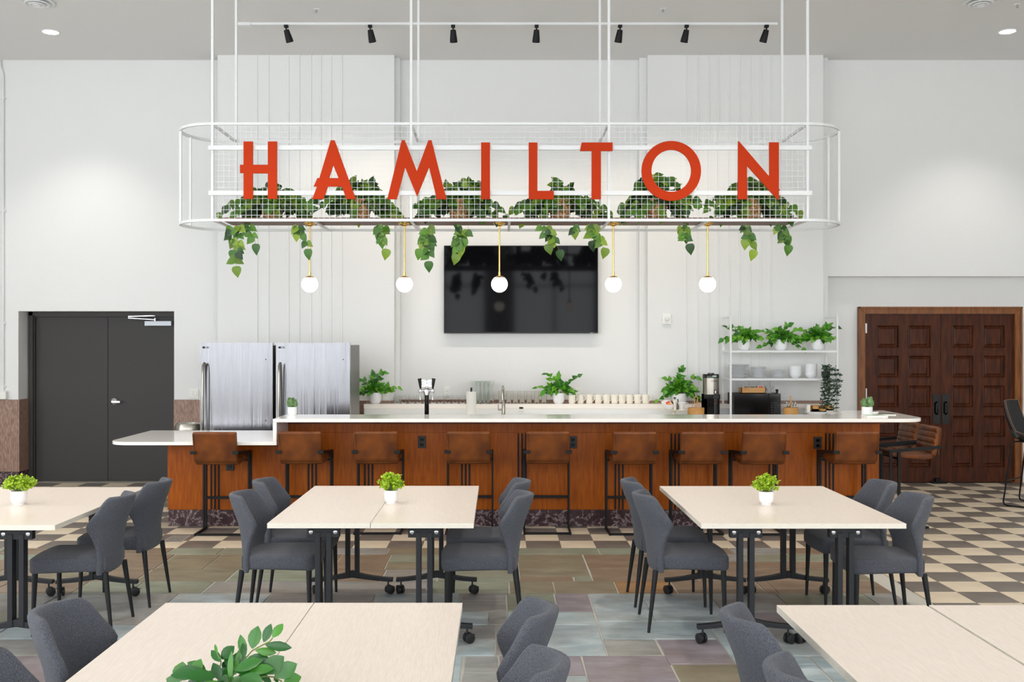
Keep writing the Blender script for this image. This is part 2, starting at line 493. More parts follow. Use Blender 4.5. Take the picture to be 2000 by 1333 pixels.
for j in range(-13, 14):
    for i in range(-32, 27):
        xc = TX0 + (i + .5) * S; yc = TY0 + (j + .5) * S
        if j < 0 and xc - S / 2 < SL_R - 0.03: continue
        if yc > 12.6: continue
        px = CX + xc * F / yc; py = CY + H * F / yc
        seen = -30 < px < 2030 and py < 1345
        hidden = (yc > 9.75 and -3.3 < xc < 3.7) or (yc < 6.6 and xc < 4.6 and py > 1180)
        cells.append((0 if (seen and not hidden) else 1, yc + (0.35 * abs(xc) if j >= 0 else -3), xc, yc, (i + j) % 2 == 0))
cells.sort()
rest = MB()
for k, (hid, _, xc, yc, lt) in enumerate(cells):
    key = 'tile_light' if lt else 'tile_dark'
    if k < 300 and not hid:
        inst('floor_tile', tile_me[key], floor, (xc, yc, 0))
    else:
        rest.cur = 0 if lt else 1
        rest.box(xc - half, yc - half, -0.0079, xc + half, yc + half, 0)
tag(rest.build('floor_tiles', [M['tile_light'], M['tile_dark']], floor), kind='stuff')

courses = [(8.34, 8.60), (7.80, 8.34), (7.41, 7.80), (7.05, 7.41), (6.57, 7.05), (6.27, 6.57), (5.97, 6.27), (5.65, 5.97), (5.15, 5.65),
           (4.7, 5.15), (4.2, 4.7), (3.7, 4.2), (3.1, 3.7), (2.5, 3.1)]
manual = [  # x0,x1,y0,y1,kind : the stones in the open aisle, read off the photograph
    (-0.15, 0.85, 8.34, 8.60, 0), (0.85, 1.55, 8.34, 8.60, 0),
    (0.15, 0.70, 7.56, 8.34, 6), (0.15, 0.56, 7.41, 7.56, 1), (0.56, 0.70, 7.41, 7.56, 0), (0.70, 1.5, 7.80, 8.34, 1), (0.70, 1.5, 7.41, 7.80, 1),
    (0.40, 0.85, 7.05, 7.41, 6), (0.85, 1.27, 7.05, 7.41, 5), (1.27, 1.9, 7.05, 7.41, 1),
    (0.39, 0.63, 6.57, 7.05, 3), (0.63, 1.0, 6.34, 7.05, 2), (1.0, 1.48, 6.34, 7.05, 2),
    (0.05, 0.39, 6.57, 7.05, 0), (0.05, 0.62, 6.27, 6.57, 2),
    (0.62, 1.31, 5.97, 6.34, 2), (-0.02, 0.12, 5.65, 6.27, 4), (0.12, 0.62, 5.65, 6.27, 2),
    (0.62, 0.935, 5.65, 5.97, 4), (0.935, 1.31, 5.50, 5.97, 3), (1.31, 1.60, 5.50, 6.34, 2),
    (0.0, 0.468, 5.32, 5.65, 3), (0.0, 0.468, 5.0, 5.32, 2), (0.468, 0.95, 5.0, 5.65, 3), (0.95, 1.31, 5.0, 5.50, 6), (1.31, 1.75, 5.0, 5.50, 2)]
stones = []
def overl(a, b): return a[0] < b[1] - 1e-4 and b[0] < a[1] - 1e-4 and a[2] < b[3] - 1e-4 and b[2] < a[3] - 1e-4
def cut(r, m):
    """r minus m as rectangles"""
    if not overl(r, m): return [r]
    x0, x1, y0, y1, k = r; out = []
    if m[0] > x0: out.append((x0, m[0], y0, y1, k))
    if m[1] < x1: out.append((m[1], x1, y0, y1, k))
    xa, xb = max(x0, m[0]), min(x1, m[1])
    if m[2] > y0: out.append((xa, xb, y0, m[2], k))
    if m[3] < y1: out.append((xa, xb, m[3], y1, k))
    return out
rr = random.Random(5)
for (y0, y1) in courses:
    x = -6.6 - rr.random() * 0.3
    while x < SL_R:
        wd = rr.uniform(0.38, 0.85); x2 = min(x + wd, SL_R)
        if SL_R - x2 < 0.18: x2 = SL_R
        far = (y0 + y1) / 2 > 6.9
        kinds = [1, 1, 6, 0, 4, 6, 1] if far else [2, 3, 4, 2, 0, 4, 2]  # nearer stones get bluer kinds: reflected window daylight put into their colour
        rs = [(x, x2, y0, y1, rr.choice(kinds))]
        if y1 - y0 > 0.4 and rr.random() < 0.45:
            ym = y0 + (y1 - y0) * rr.choice([.4, .5, .6]); rs = [(x, x2, y0, ym, rr.choice(kinds)), (x, x2, ym, y1, rr.choice(kinds))]
        for m_ in manual:
            rs = [q for r_ in rs for q in cut(r_, m_)]
        stones += rs
        x = x2
stones += manual
big = []; small = []
for q in stones:
    x0, x1, y0, y1, k = q
    if x1 - x0 < 0.03 or y1 - y0 < 0.03: continue
    yc = (y0 + y1) / 2; xc = (x0 + x1) / 2
    vis = 5.0 < yc and abs(xc * F / yc) < 1060
    (big if vis else small).append(q)
def stone_rings(q):
    x0, x1, y0, y1, k = q
    j = 0.006
    cs = [(x0 + j, y0 + j), (x1 - j, y0 + j), (x1 - j, y1 - j), (x0 + j, y1 - j)]
    cs = [(a + rr.uniform(-.004, .004), b_ + rr.uniform(-.004, .004)) for a, b_ in cs]
    zt = [rr.uniform(-.0022, 0.0) for _ in range(4)]
    return [[(a, b_, -0.0079) for a, b_ in cs], [(a, b_, zt[i] - .002) for i, (a, b_) in enumerate(cs)],
            [(a + (0.004 if i in (0, 3) else -0.004), b_ + (0.004 if i < 2 else -0.004), zt[i]) for i, (a, b_) in enumerate(cs)]]
for q in big:
    MB().ring_stack(stone_rings(q)).build('slate_stone', M['slates'][q[4]], floor)
sm = MB()
for q in small:
    sm.cur = q[4]; sm.ring_stack(stone_rings(q))
tag(sm.build('slate_stones', M['slates'], floor), kind='stuff')

# ---- ceiling
struct('ceiling', MB().box(-ROOM_X, ROOM_Y0, CEIL, ROOM_X, 12.9, CEIL + 0.15), M['ceiling'])

# ---- back wall: bays, pilasters, door recesses
WB = 12.40
DL0, DL1, DLT, DLY = -5.99, -4.05, 2.16, 12.65         # grey door opening
DR0, DR1, DRT = 4.60, 6.48, 2.13                        # wooden door opening
b = MB()
b.box(-ROOM_X, WB, 0, DL0, 12.9, CEIL)
b.box(DL0, WB, DLT, DL1, 12.9, CEIL)
b.box(DL1, WB, 0, 4.05, 12.9, CEIL)
b.box(4.05, WB, 2.595, ROOM_X, 12.9, CEIL)              # upper bay stands proud of the lower one
b.box(4.05, 12.55, 0, DR0, 12.9, 2.595)
b.box(DR0, 12.55, DRT, DR1, 12.9, 2.595)
b.box(DR1, 12.55, 0, ROOM_X, 12.9, 2.595)
b.box(DL0, 12.80, 0, DL1, 12.9, DLT)
b.box(DR0, 12.80, 0, DR1, 12.9, DRT)
wall_back = struct('wall_back', b, M['wall'])
PF = 12.18
for (a0, a1, s0, s1) in ((X(425, PF), X(770, PF), X(425, PF) - .0, X(781, 12.3)), (X(1265, PF), X(1608, PF), X(1249, 12.3), X(1617, 12.3))):
    struct('pilaster', MB().box(a0, PF, 0, a1, WB, CEIL).box(s0, 12.3, 0, s1, WB, CEIL), M['wall'], wall_back)
for px in (503, 524, 563, 584, 607, 626, 646, 667, 1341, 1363, 1384, 1403, 1424, 1444, 1465, 1485.5, 1506):
    x = X(px, PF)
    wd = 0.004 if px in (503, 1341) else 0.014
    prof = [(x - wd, PF + 0.0005), (x - wd * .7, PF - .009), (x + wd * .7, PF - .009), (x + wd, PF + 0.0005)]
    MB().ring_stack([[(p[0], p[1], z) for p in prof] for z in (1.07, CEIL)]).build('fluting_rib', M['wall_plain'], wall_back)

def wallblock(name, x0, y0, x1, y1, holes, z1=CEIL):
    pass
b = MB()   # wall behind the camera with tall windows
xs = -ROOM_X
for cx_, wd in WINDOWS:
    b.box(xs, ROOM_Y0 - .2, 0, cx_ - wd / 2, ROOM_Y0, CEIL); xs = cx_ + wd / 2
    b.box(cx_ - wd / 2, ROOM_Y0 - .2, 0, cx_ + wd / 2, ROOM_Y0, WZ0); b.box(cx_ - wd / 2, ROOM_Y0 - .2, WZ1, cx_ + wd / 2, ROOM_Y0, CEIL)
b.box(xs, ROOM_Y0 - .2, 0, ROOM_X, ROOM_Y0, CEIL)
struct('wall_front', b, M['wall_plain'])
b = MB(); ys = ROOM_Y0
for cy_, wd in SIDE_WINDOWS:
    b.box(-ROOM_X - .2, ys, 0, -ROOM_X, cy_ - wd / 2, CEIL); ys = cy_ + wd / 2
    b.box(-ROOM_X - .2, cy_ - wd / 2, 0, -ROOM_X, cy_ + wd / 2, WZ0); b.box(-ROOM_X - .2, cy_ - wd / 2, WZ1, -ROOM_X, cy_ + wd / 2, CEIL)
b.box(-ROOM_X - .2, ys, 0, -ROOM_X, 12.9, CEIL)
struct('wall_left', b, M['wall_plain'])
struct('wall_right', MB().box(ROOM_X, ROOM_Y0, 0, ROOM_X + .2, 12.9, CEIL), M['wall_plain'])
wn = 0
for cx_, wd in WINDOWS:
    wn += 1; b = MB(); x0, x1, y = cx_ - wd / 2, cx_ + wd / 2, ROOM_Y0 - .06
    for x in (x0 + .03, cx_, x1 - .03): b.box(x - .03, y - .03, WZ0, x + .03, y + .03, WZ1)
    for z in (WZ0 + .03, 3.3, WZ1 - .03): b.box(x0, y - .03, z - .03, x1, y + .03, z + .03)
    struct('window_%d' % wn, b, M['grey_frame'])

# granite wainscot: each slab a part
trim_w = struct('trim_1', MB().box(DL1 + .002, WB - .012, 0.15, X(398, WB), WB + .001, 1.055), M['granite'])
def slabs(x0, x1, y, n, z0=0.16, z1=1.058, par=trim_w):
    for k in range(n):
        a = x0 + (x1 - x0) * k / n; c = x0 + (x1 - x0) * (k + 1) / n
        MB().box(a + .0015, y - .02, z0, c - .0015, y + .002, z1).build('granite_panel', M['granite'], par, bevel=.001)
slabs(-8.9, DL0, WB - .0, 5)
slabs(DL1 + .0, X(425, WB), WB, 1)
slabs(X(425, PF), X(770, PF), PF, 3)
slabs(X(781, WB), X(1249, WB), WB, 5)
slabs(X(1265, PF), X(1608, PF), PF, 4)
MB().box(DL0 - .0, WB - .02, .16, DL0 + .02, DLY - .02, 1.058).build('granite_panel', M['granite'], trim_w, bevel=.001)
bb = struct('baseboard_back', MB().box(-8.95, WB - .03, 0, DL0 + .021, WB + .001, .158).box(DL0, WB, 0, DL0 + .022, DLY - .02, .158).box(DL1, WB - .03, 0, X(425, WB), WB, .158), M['marble'])

# ---- door_1 : charcoal steel double door
d1 = thing('door_1', 'charcoal grey steel double door in a deep white recess', None, (0, DLY, 0)); d1['kind'] = 'structure'
fr = MB()
for (a, c) in ((DL0 + .022, DL0 + .075), ):
    fr.box(a, -.03, 0, c, .12, DLT - .001)
    fr.box(a + .05, .0, 0, c + .012, .12, DLT - .03)
fr.box(DL0 + .022, -.03, DLT - .05, DL1, .12, DLT - .001)
fr.box(DL0 + .06, -.0, DLT - .065, DL1, .12, DLT - .045)
fr.build('door_frame', M['grey_frame'], d1, bevel=.002)
seam = X(209, DLY)
lf = MB().box(DL0 + .09, .03, .008, seam - .003, .075, DLT - .066).build('door_leaf', M['grey_door'], d1, bevel=.001)
lf2 = MB().box(seam + .003, .03, .008, DL1 + .0, .075, DLT - .066).build('door_leaf', M['grey_door'], d1, bevel=.001)
MB().box(DL0 + .09, .0, 0, DL1, .10, .006).build('threshold', M['nickel'], d1)
hx, hz = X(221, DLY), Z(785, DLY)
h = MB().ring_stack([[(hx + r_ * math.cos(a * PI / 12), y_, hz + r_ * math.sin(a * PI / 12)) for a in range(24)] for r_, y_ in ((.042, .03), (.042, .022), (.030, .014), (.016, .006), (.014, -.03))])
h.bar((hx, -.03, hz), (hx + .10, -.03, hz - .002), .018, .024)
h.build('lever_handle', M['chrome'], lf2, smooth=35)
cx0, cx1 = X(284, DLY), X(336, DLY)
MB().box(cx0, -.035, Z(637, DLY), cx1, .03, Z(627.5, DLY)).build('closer_body', M['silver'], lf2, bevel=.004)
MB().bar((X(304, DLY), -.02, Z(625, DLY)), (X(257, DLY), -.12, Z(622, DLY)), .02, .010).bar((X(257, DLY), -.12, Z(619, DLY)), (X(303, DLY), -.01, Z(617, DLY)), .02, .01).tube([(X(304, DLY), -.02, Z(628, DLY)), (X(304, DLY), -.02, Z(622, DLY))], .012).build('closer_arm', M['chrome'], lf2)

# ---- door_2 : panelled mahogany double door
d2 = thing('door_2', 'dark mahogany double door with twenty square raised panels and oak casing', None, (0, 12.55, 0)); d2['kind'] = 'structure'
fx0, fx1, fz = X(1677, 12.5), X(1997, 12.5), Z(599.5, 12.5)
def casing(par):
    wd = .088
    for (poly) in ([(fx0, 0), (fx0 + wd, 0), (fx0 + wd, fz - wd), (fx0, fz)], [(fx1, 0), (fx1, fz), (fx1 - wd, fz - wd), (fx1 - wd, 0)], [(fx0, fz), (fx0 + wd, fz - wd), (fx1 - wd, fz - wd), (fx1, fz)]):
        MB().prism(poly, -.045, .01).build('door_casing', M['frame_wood'], par, bevel=.004)
    for q in ((fx0, 0, fx0 + .022, fz - .0), (fx1 - .022, 0, fx1, fz - .0), (fx0, fz - .022, fx1, fz)):
        MB().box(q[0], -.058, q[1], q[2], -.044, q[3]).build('casing_bead', M['frame_wood'], par, bevel=.003)
casing(d2)
lx0, lx1 = fx0 + .088, fx1 - .088; lm = X(1836.5, 12.56); lz1 = fz - .09
def dleaf(x0, x1, cols):
    lf = thing_part = bpy.data.objects.new('door_leaf', None); COL.objects.link(lf); lf.parent = d2
    zt = [(Z(y0_, 12.56), Z(y1_, 12.56)) for y0_, y1_ in ((680, 635), (738, 694), (796, 752), (854, 811), (913, 869))]
    # stiles and rails as one slab with square openings
    holes = []
    for (a0, a1) in cols:
        for (z0, z1) in zt: holes.append([(a0, z0), (a0, z1), (a1, z1), (a1, z0)])
    body = MB().prism([(x0, .008), (x1, .008), (x1, lz1), (x0, lz1)], .0, .05, holes)
    body.build('stile_frame', M['door_wood'], lf)
    for (a0, a1) in cols:
        for (z0, z1) in zt:
            p = MB()
            p.ring_stack([[(a0 - .0, y_, z0), (a1, y_, z0), (a1, y_, z1), (a0, y_, z1)] if i_ is None else
                          [(a0 + i_, y_, z0 + i_), (a1 - i_, y_, z0 + i_), (a1 - i_, y_, z1 - i_), (a0 + i_, y_, z1 - i_)]
                          for i_, y_ in ((0.0, .045), (0.0, -.006), (.010, -.010), (.018, .004), (.024, .016), (.034, .018), (.052, .008), (.058, .008))])
            p.build('raised_panel', M['door_wood'], lf)
    return lf
dl = dleaf(lx0, lm - .002, [(X(1711, 12.56), X(1755, 12.56)), (X(1772.5, 12.56), X(1817.5, 12.56))])
dr = dleaf(lm + .002, lx1, [(X(1858, 12.56), X(1901, 12.56)), (X(1918, 12.56), X(1962, 12.56))])
for lf, px in ((dl, 1828), (dr, 1846)):
    x = X(px, 12.56); z0, z1 = Z(828, 12.56), Z(770, 12.56)
    MB().box(x - .045, -.008, z0, x + .045, .001, z1).tube([(x, -.008, z1 - .10), (x, -.05, z1 - .115), (x, -.055, (z0 + z1) / 2), (x, -.05, z0 + .135), (x, -.008, z0 + .12)], .011).build('pull_plate', M['black_gloss'], lf, smooth=40)
for px, yy in ((1690.5, (632, 651)), (1690.5, (759, 778)), (1983, (632, 651)), (1983, (760, 779)), (1984, (888, 907))):
    x = X(px, 12.55)
    MB().box(x - .013, -.012, Z(yy[1], 12.55), x + .013, .004, Z(yy[0], 12.55)).tube([(x, -.014, Z(yy[1], 12.55)), (x, -.014, Z(yy[0], 12.55))], .006).build('hinge', M['chrome'], d2)
MB().box(X(1822, 12.45), -.1, .0, X(1850, 12.45), -.01, .022).box(X(1831, 12.45), -.06, .0, X(1841, 12.45), .0, .06).build('door_bolt', M['black'], d2)

# conduit + box on the back wall, by the grey door
c = thing('conduit', 'white painted conduit running down the wall to a junction box beside the grey doors', 'conduit', (X(7, WB), WB, 0))
MB().tube([(0, -.02, 1.16), (0, -.02, 5.10), (-.03, -.03, 5.2), (-.03, -.04, CEIL)], .017, 8).build('pipe', M['wall_plain'], c, smooth=40)
for z in (1.21, 2.0, 3.4, 4.8): MB().box(-.035, -.024, z, .035, -.0, z + .02).build('pipe_clamp', M['wall_plain'], c)
MB().box(-.09, -.07, 1.065, .06, -.0, 1.165).build('junction_box', M['white_plastic'], c, bevel=.006)

def wall_plate(label, px, py, D, kind='outlet', w_=.075, h_=.115, mat_=None, sl=2):
    t = thing('wall_outlet' if kind == 'outlet' else 'light_switch', label, kind, (X(px, D), D, Z(py, D)))
    mt = mat_ or M['white_plastic']
    MB().box(-w_ / 2, -.008, -h_ / 2, w_ / 2, .0, h_ / 2).build('cover_plate', mt, t, bevel=.003)
    if kind == 'outlet':
        for s_ in (-1, 1): MB().box(-.017, -.012, s_ * .024 - .014, .017, -.007, s_ * .024 + .014).build('socket', mt, t, bevel=.003)
    else:
        for k in range(sl): x = (k - (sl - 1) / 2) * .046; MB().box(x - .017, -.014, -.033, x + .017, -.007, .033).build('rocker', mt, t, bevel=.003)
    return t
wall_plate('white double light switch beside the first fridge above the granite', 379, 769, WB, 'switch', .12, .12)
wall_plate('white outlet on the wall just beside the first ledge plant', 753, 775, PF)
wall_plate('white outlet on the wall behind the stemless glasses', 873, 766, WB, 'outlet')
wall_plate('white outlet above the first mug of the row', 1130, 766, WB, 'outlet')
wall_plate('white outlet behind the pot next to the cake stand', 1304, 768, PF)
wall_plate('white outlet between the coffee dispenser and the microwave', 1416, 772, PF)
wall_plate('white outlet behind the glass coffee dripper on the microwave', 1517, 765, PF)
t = thing('wall_sensor', 'small white wall control with round dial between television and shelf', 'thermostat', (X(1302, PF), PF, Z(624, PF)))
MB().box(-.055, -.02, -.065, .055, 0, .065).build('housing', M['white_plastic'], t, bevel=.008)
MB().lathe([(.03, 0), (.03, .012), (.022, .02)], n=20).build('dial', M['wall_plain'], t, smooth=40).matrix_basis = Matrix.Translation((0, -.02, .01)) @ Matrix.Rotation(PI / 2, 4, 'X')

# ================================================================= CEILING FIXTURES
tr = thing('track_light', 'long white ceiling track carrying seven small black spotlights', 'track light', (X(462, 10.95), 10.95, CEIL))
TL = X(1518, 10.95) - X(462, 10.95)
MB().box(0.14, -.018, -.025, TL, .018, 0).build('rail', M['white_metal'], tr)
MB().box(0, -.03, -.032, .16, .03, 0).build('power_feed', M['white_metal'], tr, bevel=.004)
for px, tilt in ((559, 14), (723, 9), (885, 2), (1048, -2), (1211, -7), (1341, -9), (1497, -12)):
    x = X(px, 10.95) - tr.location.x
    hd = MB().lathe([(.026, .0), (.030, -.006), (.040, -.10), (.042, -.135), (.036, -.137), (.030, -.12)], n=18).build('spotlight', M['black'], tr, smooth=40)
    Mx = Matrix.Translation((x, 0, -.075)) @ Matrix.Rotation(math.radians(-tilt), 4, 'Y') @ Matrix.Rotation(math.radians(24), 4, 'X')
    hd.matrix_basis = Mx
    MB().box(x - .022, -.02, -.052, x + .022, .02, -.025).tube([(x, 0, -.05), (x, 0, -.08)], .008).build('adapter', M['black'], tr)
    ln = MB().lathe([(.001, -.119), (.031, -.119), (.031, -.116), (.001, -.116)], n=16).build('lens', M['lamp_face'], hd)
    lo = light('spotlight_beam', 'SPOT', (X(px, 10.95), 10.99, CEIL - .26), 52, (1.0, .88, .72), spot_size=math.radians(75), spot_blend=.9, shadow_soft_size=.04)
    lo.rotation_euler = (math.radians(24), math.radians(-tilt), 0)
dl0 = None
for lab, px, py in (('round recessed ceiling downlight over the grey doors', 99, 62), ('round recessed ceiling downlight over the mahogany doors', 1968, 61)):
    D = (CEIL - H) * F / (CY - py)
    t = thing('downlight', lab, 'ceiling light', (X(px, D), D, CEIL), group='recessed downlights')
    MB().lathe([(.085, -.001), (.085, -.007), (.098, -.006), (.106, 0)], n=28).build('trim_ring', M['white_metal'], t, smooth=40)
    MB().lathe([(.001, -.0075), (.084, -.0075), (.084, -.002), (.001, -.002)], n=28).build('diffuser', M['lamp_face'], t)
    if dl0 is None: dl0 = t
    lo = light('downlight_beam', 'SPOT', (X(px, D), D, CEIL - .03), 100, (1.0, .96, .88), spot_size=math.radians(95), spot_blend=.6, shadow_soft_size=.08)
for k, (x_, y_) in enumerate(((-5.1, 7.3), (-1.8, 7.3), (1.8, 7.3), (5.5, 7.3), (-3.4, 3.4), (3.4, 3.4))):  # unseen downlights, added to brighten the middle tables and the floor
    dup(dl0, (x_, y_, CEIL), None, 'added unseen ceiling downlight above the seating, ' + ['by the grey-door table', 'over the middle plant table', 'over the table across the aisle', 'over the checkered floor', 'above the front row near the sprig plant', 'above the front row across the aisle'][k])
    light('downlight_beam', 'SPOT', (x_, y_, CEIL - .03), 210 if y_ > 5 else 90, (1.0, .93, .83), spot_size=math.radians(100), spot_blend=.7, shadow_soft_size=.08)
for lab, px in (('round white air diffuser in the ceiling near the downlight over the grey doors', 72), ('round white air diffuser in the ceiling near the downlight over the mahogany doors', 1916)):
    D = (CEIL - H) * F / (CY - 3)
    t = thing('air_diffuser', lab, 'air vent', (X(px, D), D, CEIL), group='round ceiling diffusers')
    for r_, zz in ((.175, -.004), (.125, -.02), (.08, -.03), (.04, -.035)):
        MB().lathe([(r_, zz), (r_ + .002, zz - .006), (r_ - .012, zz - .012), (r_ - .035, zz + .004 if r_ < .17 else zz - .001), (r_ - .037, zz + .008)], n=32).build('cone_ring', M['white_metal'], t, smooth=50)
for lab, px, py in (('ceiling sprinkler head over the letter A', 618, 22), ('ceiling sprinkler head over the letter O', 1295, 21), ('ceiling sprinkler head beside the downlight over the mahogany doors', 1987, 12)):
    D = (CEIL - H) * F / (CY - py + 4)
    t = thing('sprinkler', lab, 'sprinkler', (X(px, D), D, CEIL), group='ceiling sprinklers')
    MB().lathe([(.032, 0), (.032, -.005), (.018, -.009)], n=18).build('escutcheon', M['white_metal'], t, smooth=40)
    MB().lathe([(.01, -.008), (.01, -.025), (.005, -.03), (.005, -.045), (.016, -.047), (.016, -.05)], n=12).bar((-.012, 0, -.02), (-.012, 0, -.045), .003, .003).bar((.012, 0, -.02), (.012, 0, -.045), .003, .003).build('nozzle', M['chrome'], t)

# ================================================================= HANGING SIGN
FD, BD = 9.10, 9.92
ZT, ZB = 3.774, 2.893
CYD = (FD + BD) / 2
sg = thing('hanging_sign_frame', 'white oval steel frame hanging over the bar with vermilion letters HAMILTON and wire mesh', 'hanging sign', (0, CYD, ZB))
SX0, SX1, RR = X(415, FD), X(1577, FD), .405
def oval(z):
    pts = [(SX0, FD - CYD, z), (SX1, FD - CYD, z)]
    for k in range(1, 16): a = -PI / 2 + PI * k / 16; pts.append((SX1 + RR * math.cos(a), RR * math.sin(a) * (BD - CYD) / RR, z))
    pts += [(SX1, BD - CYD, z), (SX0, BD - CYD, z)]
    for k in range(1, 16): a = PI / 2 + PI * k / 16; pts.append((SX0 + RR * math.cos(a), RR * math.sin(a) * (BD - CYD) / RR, z))
    return pts
def ringbar(z, hh=.024, ww=.024):
    pts = [Vector(p) for p in oval(z)]; n = len(pts); b = MB(); rings = []
    for i in range(n):
        t = (pts[(i + 1) % n] - pts[i - 1]).normalized(); nn = Vector((t.y, -t.x, 0))
        rings.append([pts[i] + nn * ww / 2 * sx + Vector((0, 0, hh / 2 * sz)) for sx, sz in ((-1, -1), (1, -1), (1, 1), (-1, 1))])
    rings.append(rings[0])
    return b.ring_stack(rings, cap0=False, cap1=False)
ringbar(ZT - ZB).build('top_ring', M['white_metal'], sg, smooth=30)
ringbar(0).build('bottom_ring', M['white_metal'], sg, smooth=30)
fy, by = FD - CYD, BD - CYD
XS = [SX0, X(803, FD), X(1189, FD), SX1]
q = .011
for x in XS:
    for y in (fy, by):
        MB().box(x - q, y - q, ZT - ZB + .012, x + q, y + q, CEIL - ZB).build('hanger_rod', M['white_metal'], sg)
        MB().box(x - q, y - q, .012, x + q, y + q, ZT - ZB - .012).build('post', M['white_metal'], sg)
for x, y in ((SX0 - .375, -.15), (SX0 - .375, .15), (SX1 + .375, -.15), (SX1 + .375, .15)):
    MB().box(x - q, y - q, .0, x + q, y + q, ZT - ZB).build('post', M['white_metal'], sg)
for x in XS:
    MB().box(x - q, fy, ZT - ZB - .011, x + q, by, ZT - ZB + .011).build('top_crossbar', M['white_metal'], sg)
for px in (418, 612, 803, 995, 1190, 1383, 1575):
    x = X(px, FD); MB().box(x - .012, fy, -.012, x + .012, by, .008).build('bottom_crossbar', M['white_metal'], sg)
for yy in (289, 377.5):
    z = Z(yy, FD - .02) - ZB
    MB().box(X(409, FD), fy - .035, z - .020, X(1584, FD), fy - .013, z + .020).build('letter_rail', M['white_metal'], sg)
g = MB(); wr = .0021
x = SX0 + .05
while x < SX1:
    g.tube([(x, fy + .004, .01), (x, fy + .004, ZT - ZB)], wr, 4, caps=False); x += .051
z = .045
while z < ZT - ZB - .01:
    g.tube([(SX0, fy + .0, z), (SX1, fy + .0, z)], wr, 4, caps=False); z += .0508
tag(g.build('wire_mesh', M['white_metal'], sg), kind='stuff')
px0, px1 = X(432, 9.2), X(1560, 9.2)
for k in range(6):
    a = px0 + (px1 - px0) * k / 6; c_ = px0 + (px1 - px0) * (k + 1) / 6
    MB().box(a + .002, fy + .04, .009, c_ - .002, 9.60 - CYD, .029).build('shelf_plank', M['plank'], sg, bevel=.002)
def z1p(u, v): return (340 + u / 3.0303, 220 + v / 3.0303)
def z2p(u, v): return (980 + u / 2.9412, 220 + v / 2.9412)
LT = {
 'H': (z1p, [(411,171),(466,171),(466,309),(555,309),(555,171),(609,171),(609,511),(555,511),(555,360),(466,360),(466,511),(411,511),(411,358),(390,358),(390,309),(411,309)], []),
 'A': (z1p, [(927,164),(950,164),(1075,512),(1020,512),(993,438),(910,438),(883,512),(818,512),(846,438),(826,438),(848,388),(860,388)], [[(942,312),(973,388),(917,388)]]),
 'M': (z1p, [(1347,164),(1366,164),(1437,347),(1505,164),(1524,164),(1612,513),(1555,513),(1509,325),(1438,497),(1367,325),(1318,513),(1262,513)], []),
 'I': (z1p, [(1817,177),(1870,177),(1870,513),(1817,513)], []),
 'L': (z2p, [(155,172),(205,172),(205,450),(299,450),(299,498),(155,498)], []),
 'T': (z2p, [(459,172),(637,172),(637,221),(570,221),(570,498),(516,498),(516,221),(449,221)], []),
 'O': (z2p, ellipse(974, 335, 171, 172, 48), [ellipse(974, 335, 114, 121, 48)]),
 'N': (z2p, [(1358,165),(1363,165),(1537,368),(1537,171),(1592,171),(1592,500),(1587,502),(1409,305),(1409,498),(1356,498)], [])}
LD = 9.05
for ch, (fn, pts, holes) in LT.items():
    cv = lambda ps: [(X(fn(*p)[0], LD), Z(fn(*p)[1], LD) - ZB) for p in ps]
    o = MB().prism(cv(pts), LD - CYD - .003, LD - CYD + .014, [cv(h) for h in holes]).build('letter', M['letter'], sg)
    o['label'] = 'vermilion letter ' + ch

# ---- pendants
for n_, px in enumerate((605, 790, 975.5, 1198, 1382)):
    D = 9.38
    names = ['below the letter A', 'below the letter M', 'in front of the television', 'just past the television edge', 'below the letter N and O gap']
    t = thing('pendant_light', 'glowing opal globe pendant on a brass rod, ' + ['under the letter A next to the H', 'under the legs of the letter M', 'hanging in front of the television', 'under the letter T beside the television', 'under the letter O nearest the shelf rack'][n_], 'pendant light', (X(px, D), D, ZB + .009), group='globe pendants under the sign')
    MB().lathe([(.002, -.0), (.058, -.0), (.058, -.004), (.050, -.016), (.030, -.028), (.010, -.034), (.008, -.05)], n=24).build('canopy', M['brass'], t, smooth=50)
    gz = Z(555.5, D) - (ZB + .009)
    MB().tube([(0, 0, -.03), (0, 0, gz + .09)], .0075, 10).tube([(0, 0, gz + .115), (0, 0, gz + .075)], .011, 12).build('rod', M['brass'], t, smooth=40)
    R_ = .0775
    MB().lathe([(.002, gz + R_ * 1.05)] + [(R_ * 1.03 * math.sin(a * PI / 40), gz + R_ * 1.03 * math.cos(a * PI / 40)) for a in range(2, 10)], n=28).build('brass_cap', M['brass'], t, smooth=60)
    MB().lathe([(R_ * math.sin(a * PI / 24), gz + R_ * math.cos(a * PI / 24)) for a in range(1, 25)], n=32).build('globe', M['globe'], t, smooth=80)

# ================================================================= LEAVES
def leaf_mesh(name, m, outline, fold=.18, droop=.2):
    """outline: half widths along the length (t,w); unit length; midrib fold and droop"""
    b = MB(); vs = []; fs = []
    n = len(outline)
    for t, w_ in outline:
        zc = -droop * t * t
        vs += [(-w_, t + (.0), zc + fold * w_), (0, t, zc), (w_, t, zc + fold * w_)]
    for k in range(n - 1):
        a = 3 * k
        fs += [(a, a + 1, a + 4, a + 3), (a + 1, a + 2, a + 5, a + 4)]
    b.add(vs, fs)
    me = bpy.data.meshes.new(name); me.from_pydata(b.v, [], b.f); me.materials.append(m)
    me.polygons.foreach_set('use_smooth', [True] * len(me.polygons)); me.update()
    return me
HEART = [(-.10, .20), (-.04, .34), (.12, .44), (.32, .43), (.55, .33), (.78, .16), (.92, .06), (1.0, .004)]
HEART2 = [(0, .02), (.04, .22), (.2, .34), (.42, .33), (.66, .20), (.88, .07), (1.0, .004)]
OVAL = [(0, .01), (.1, .10), (.3, .20), (.52, .235), (.74, .19), (.9, .09), (1.0, .006)]
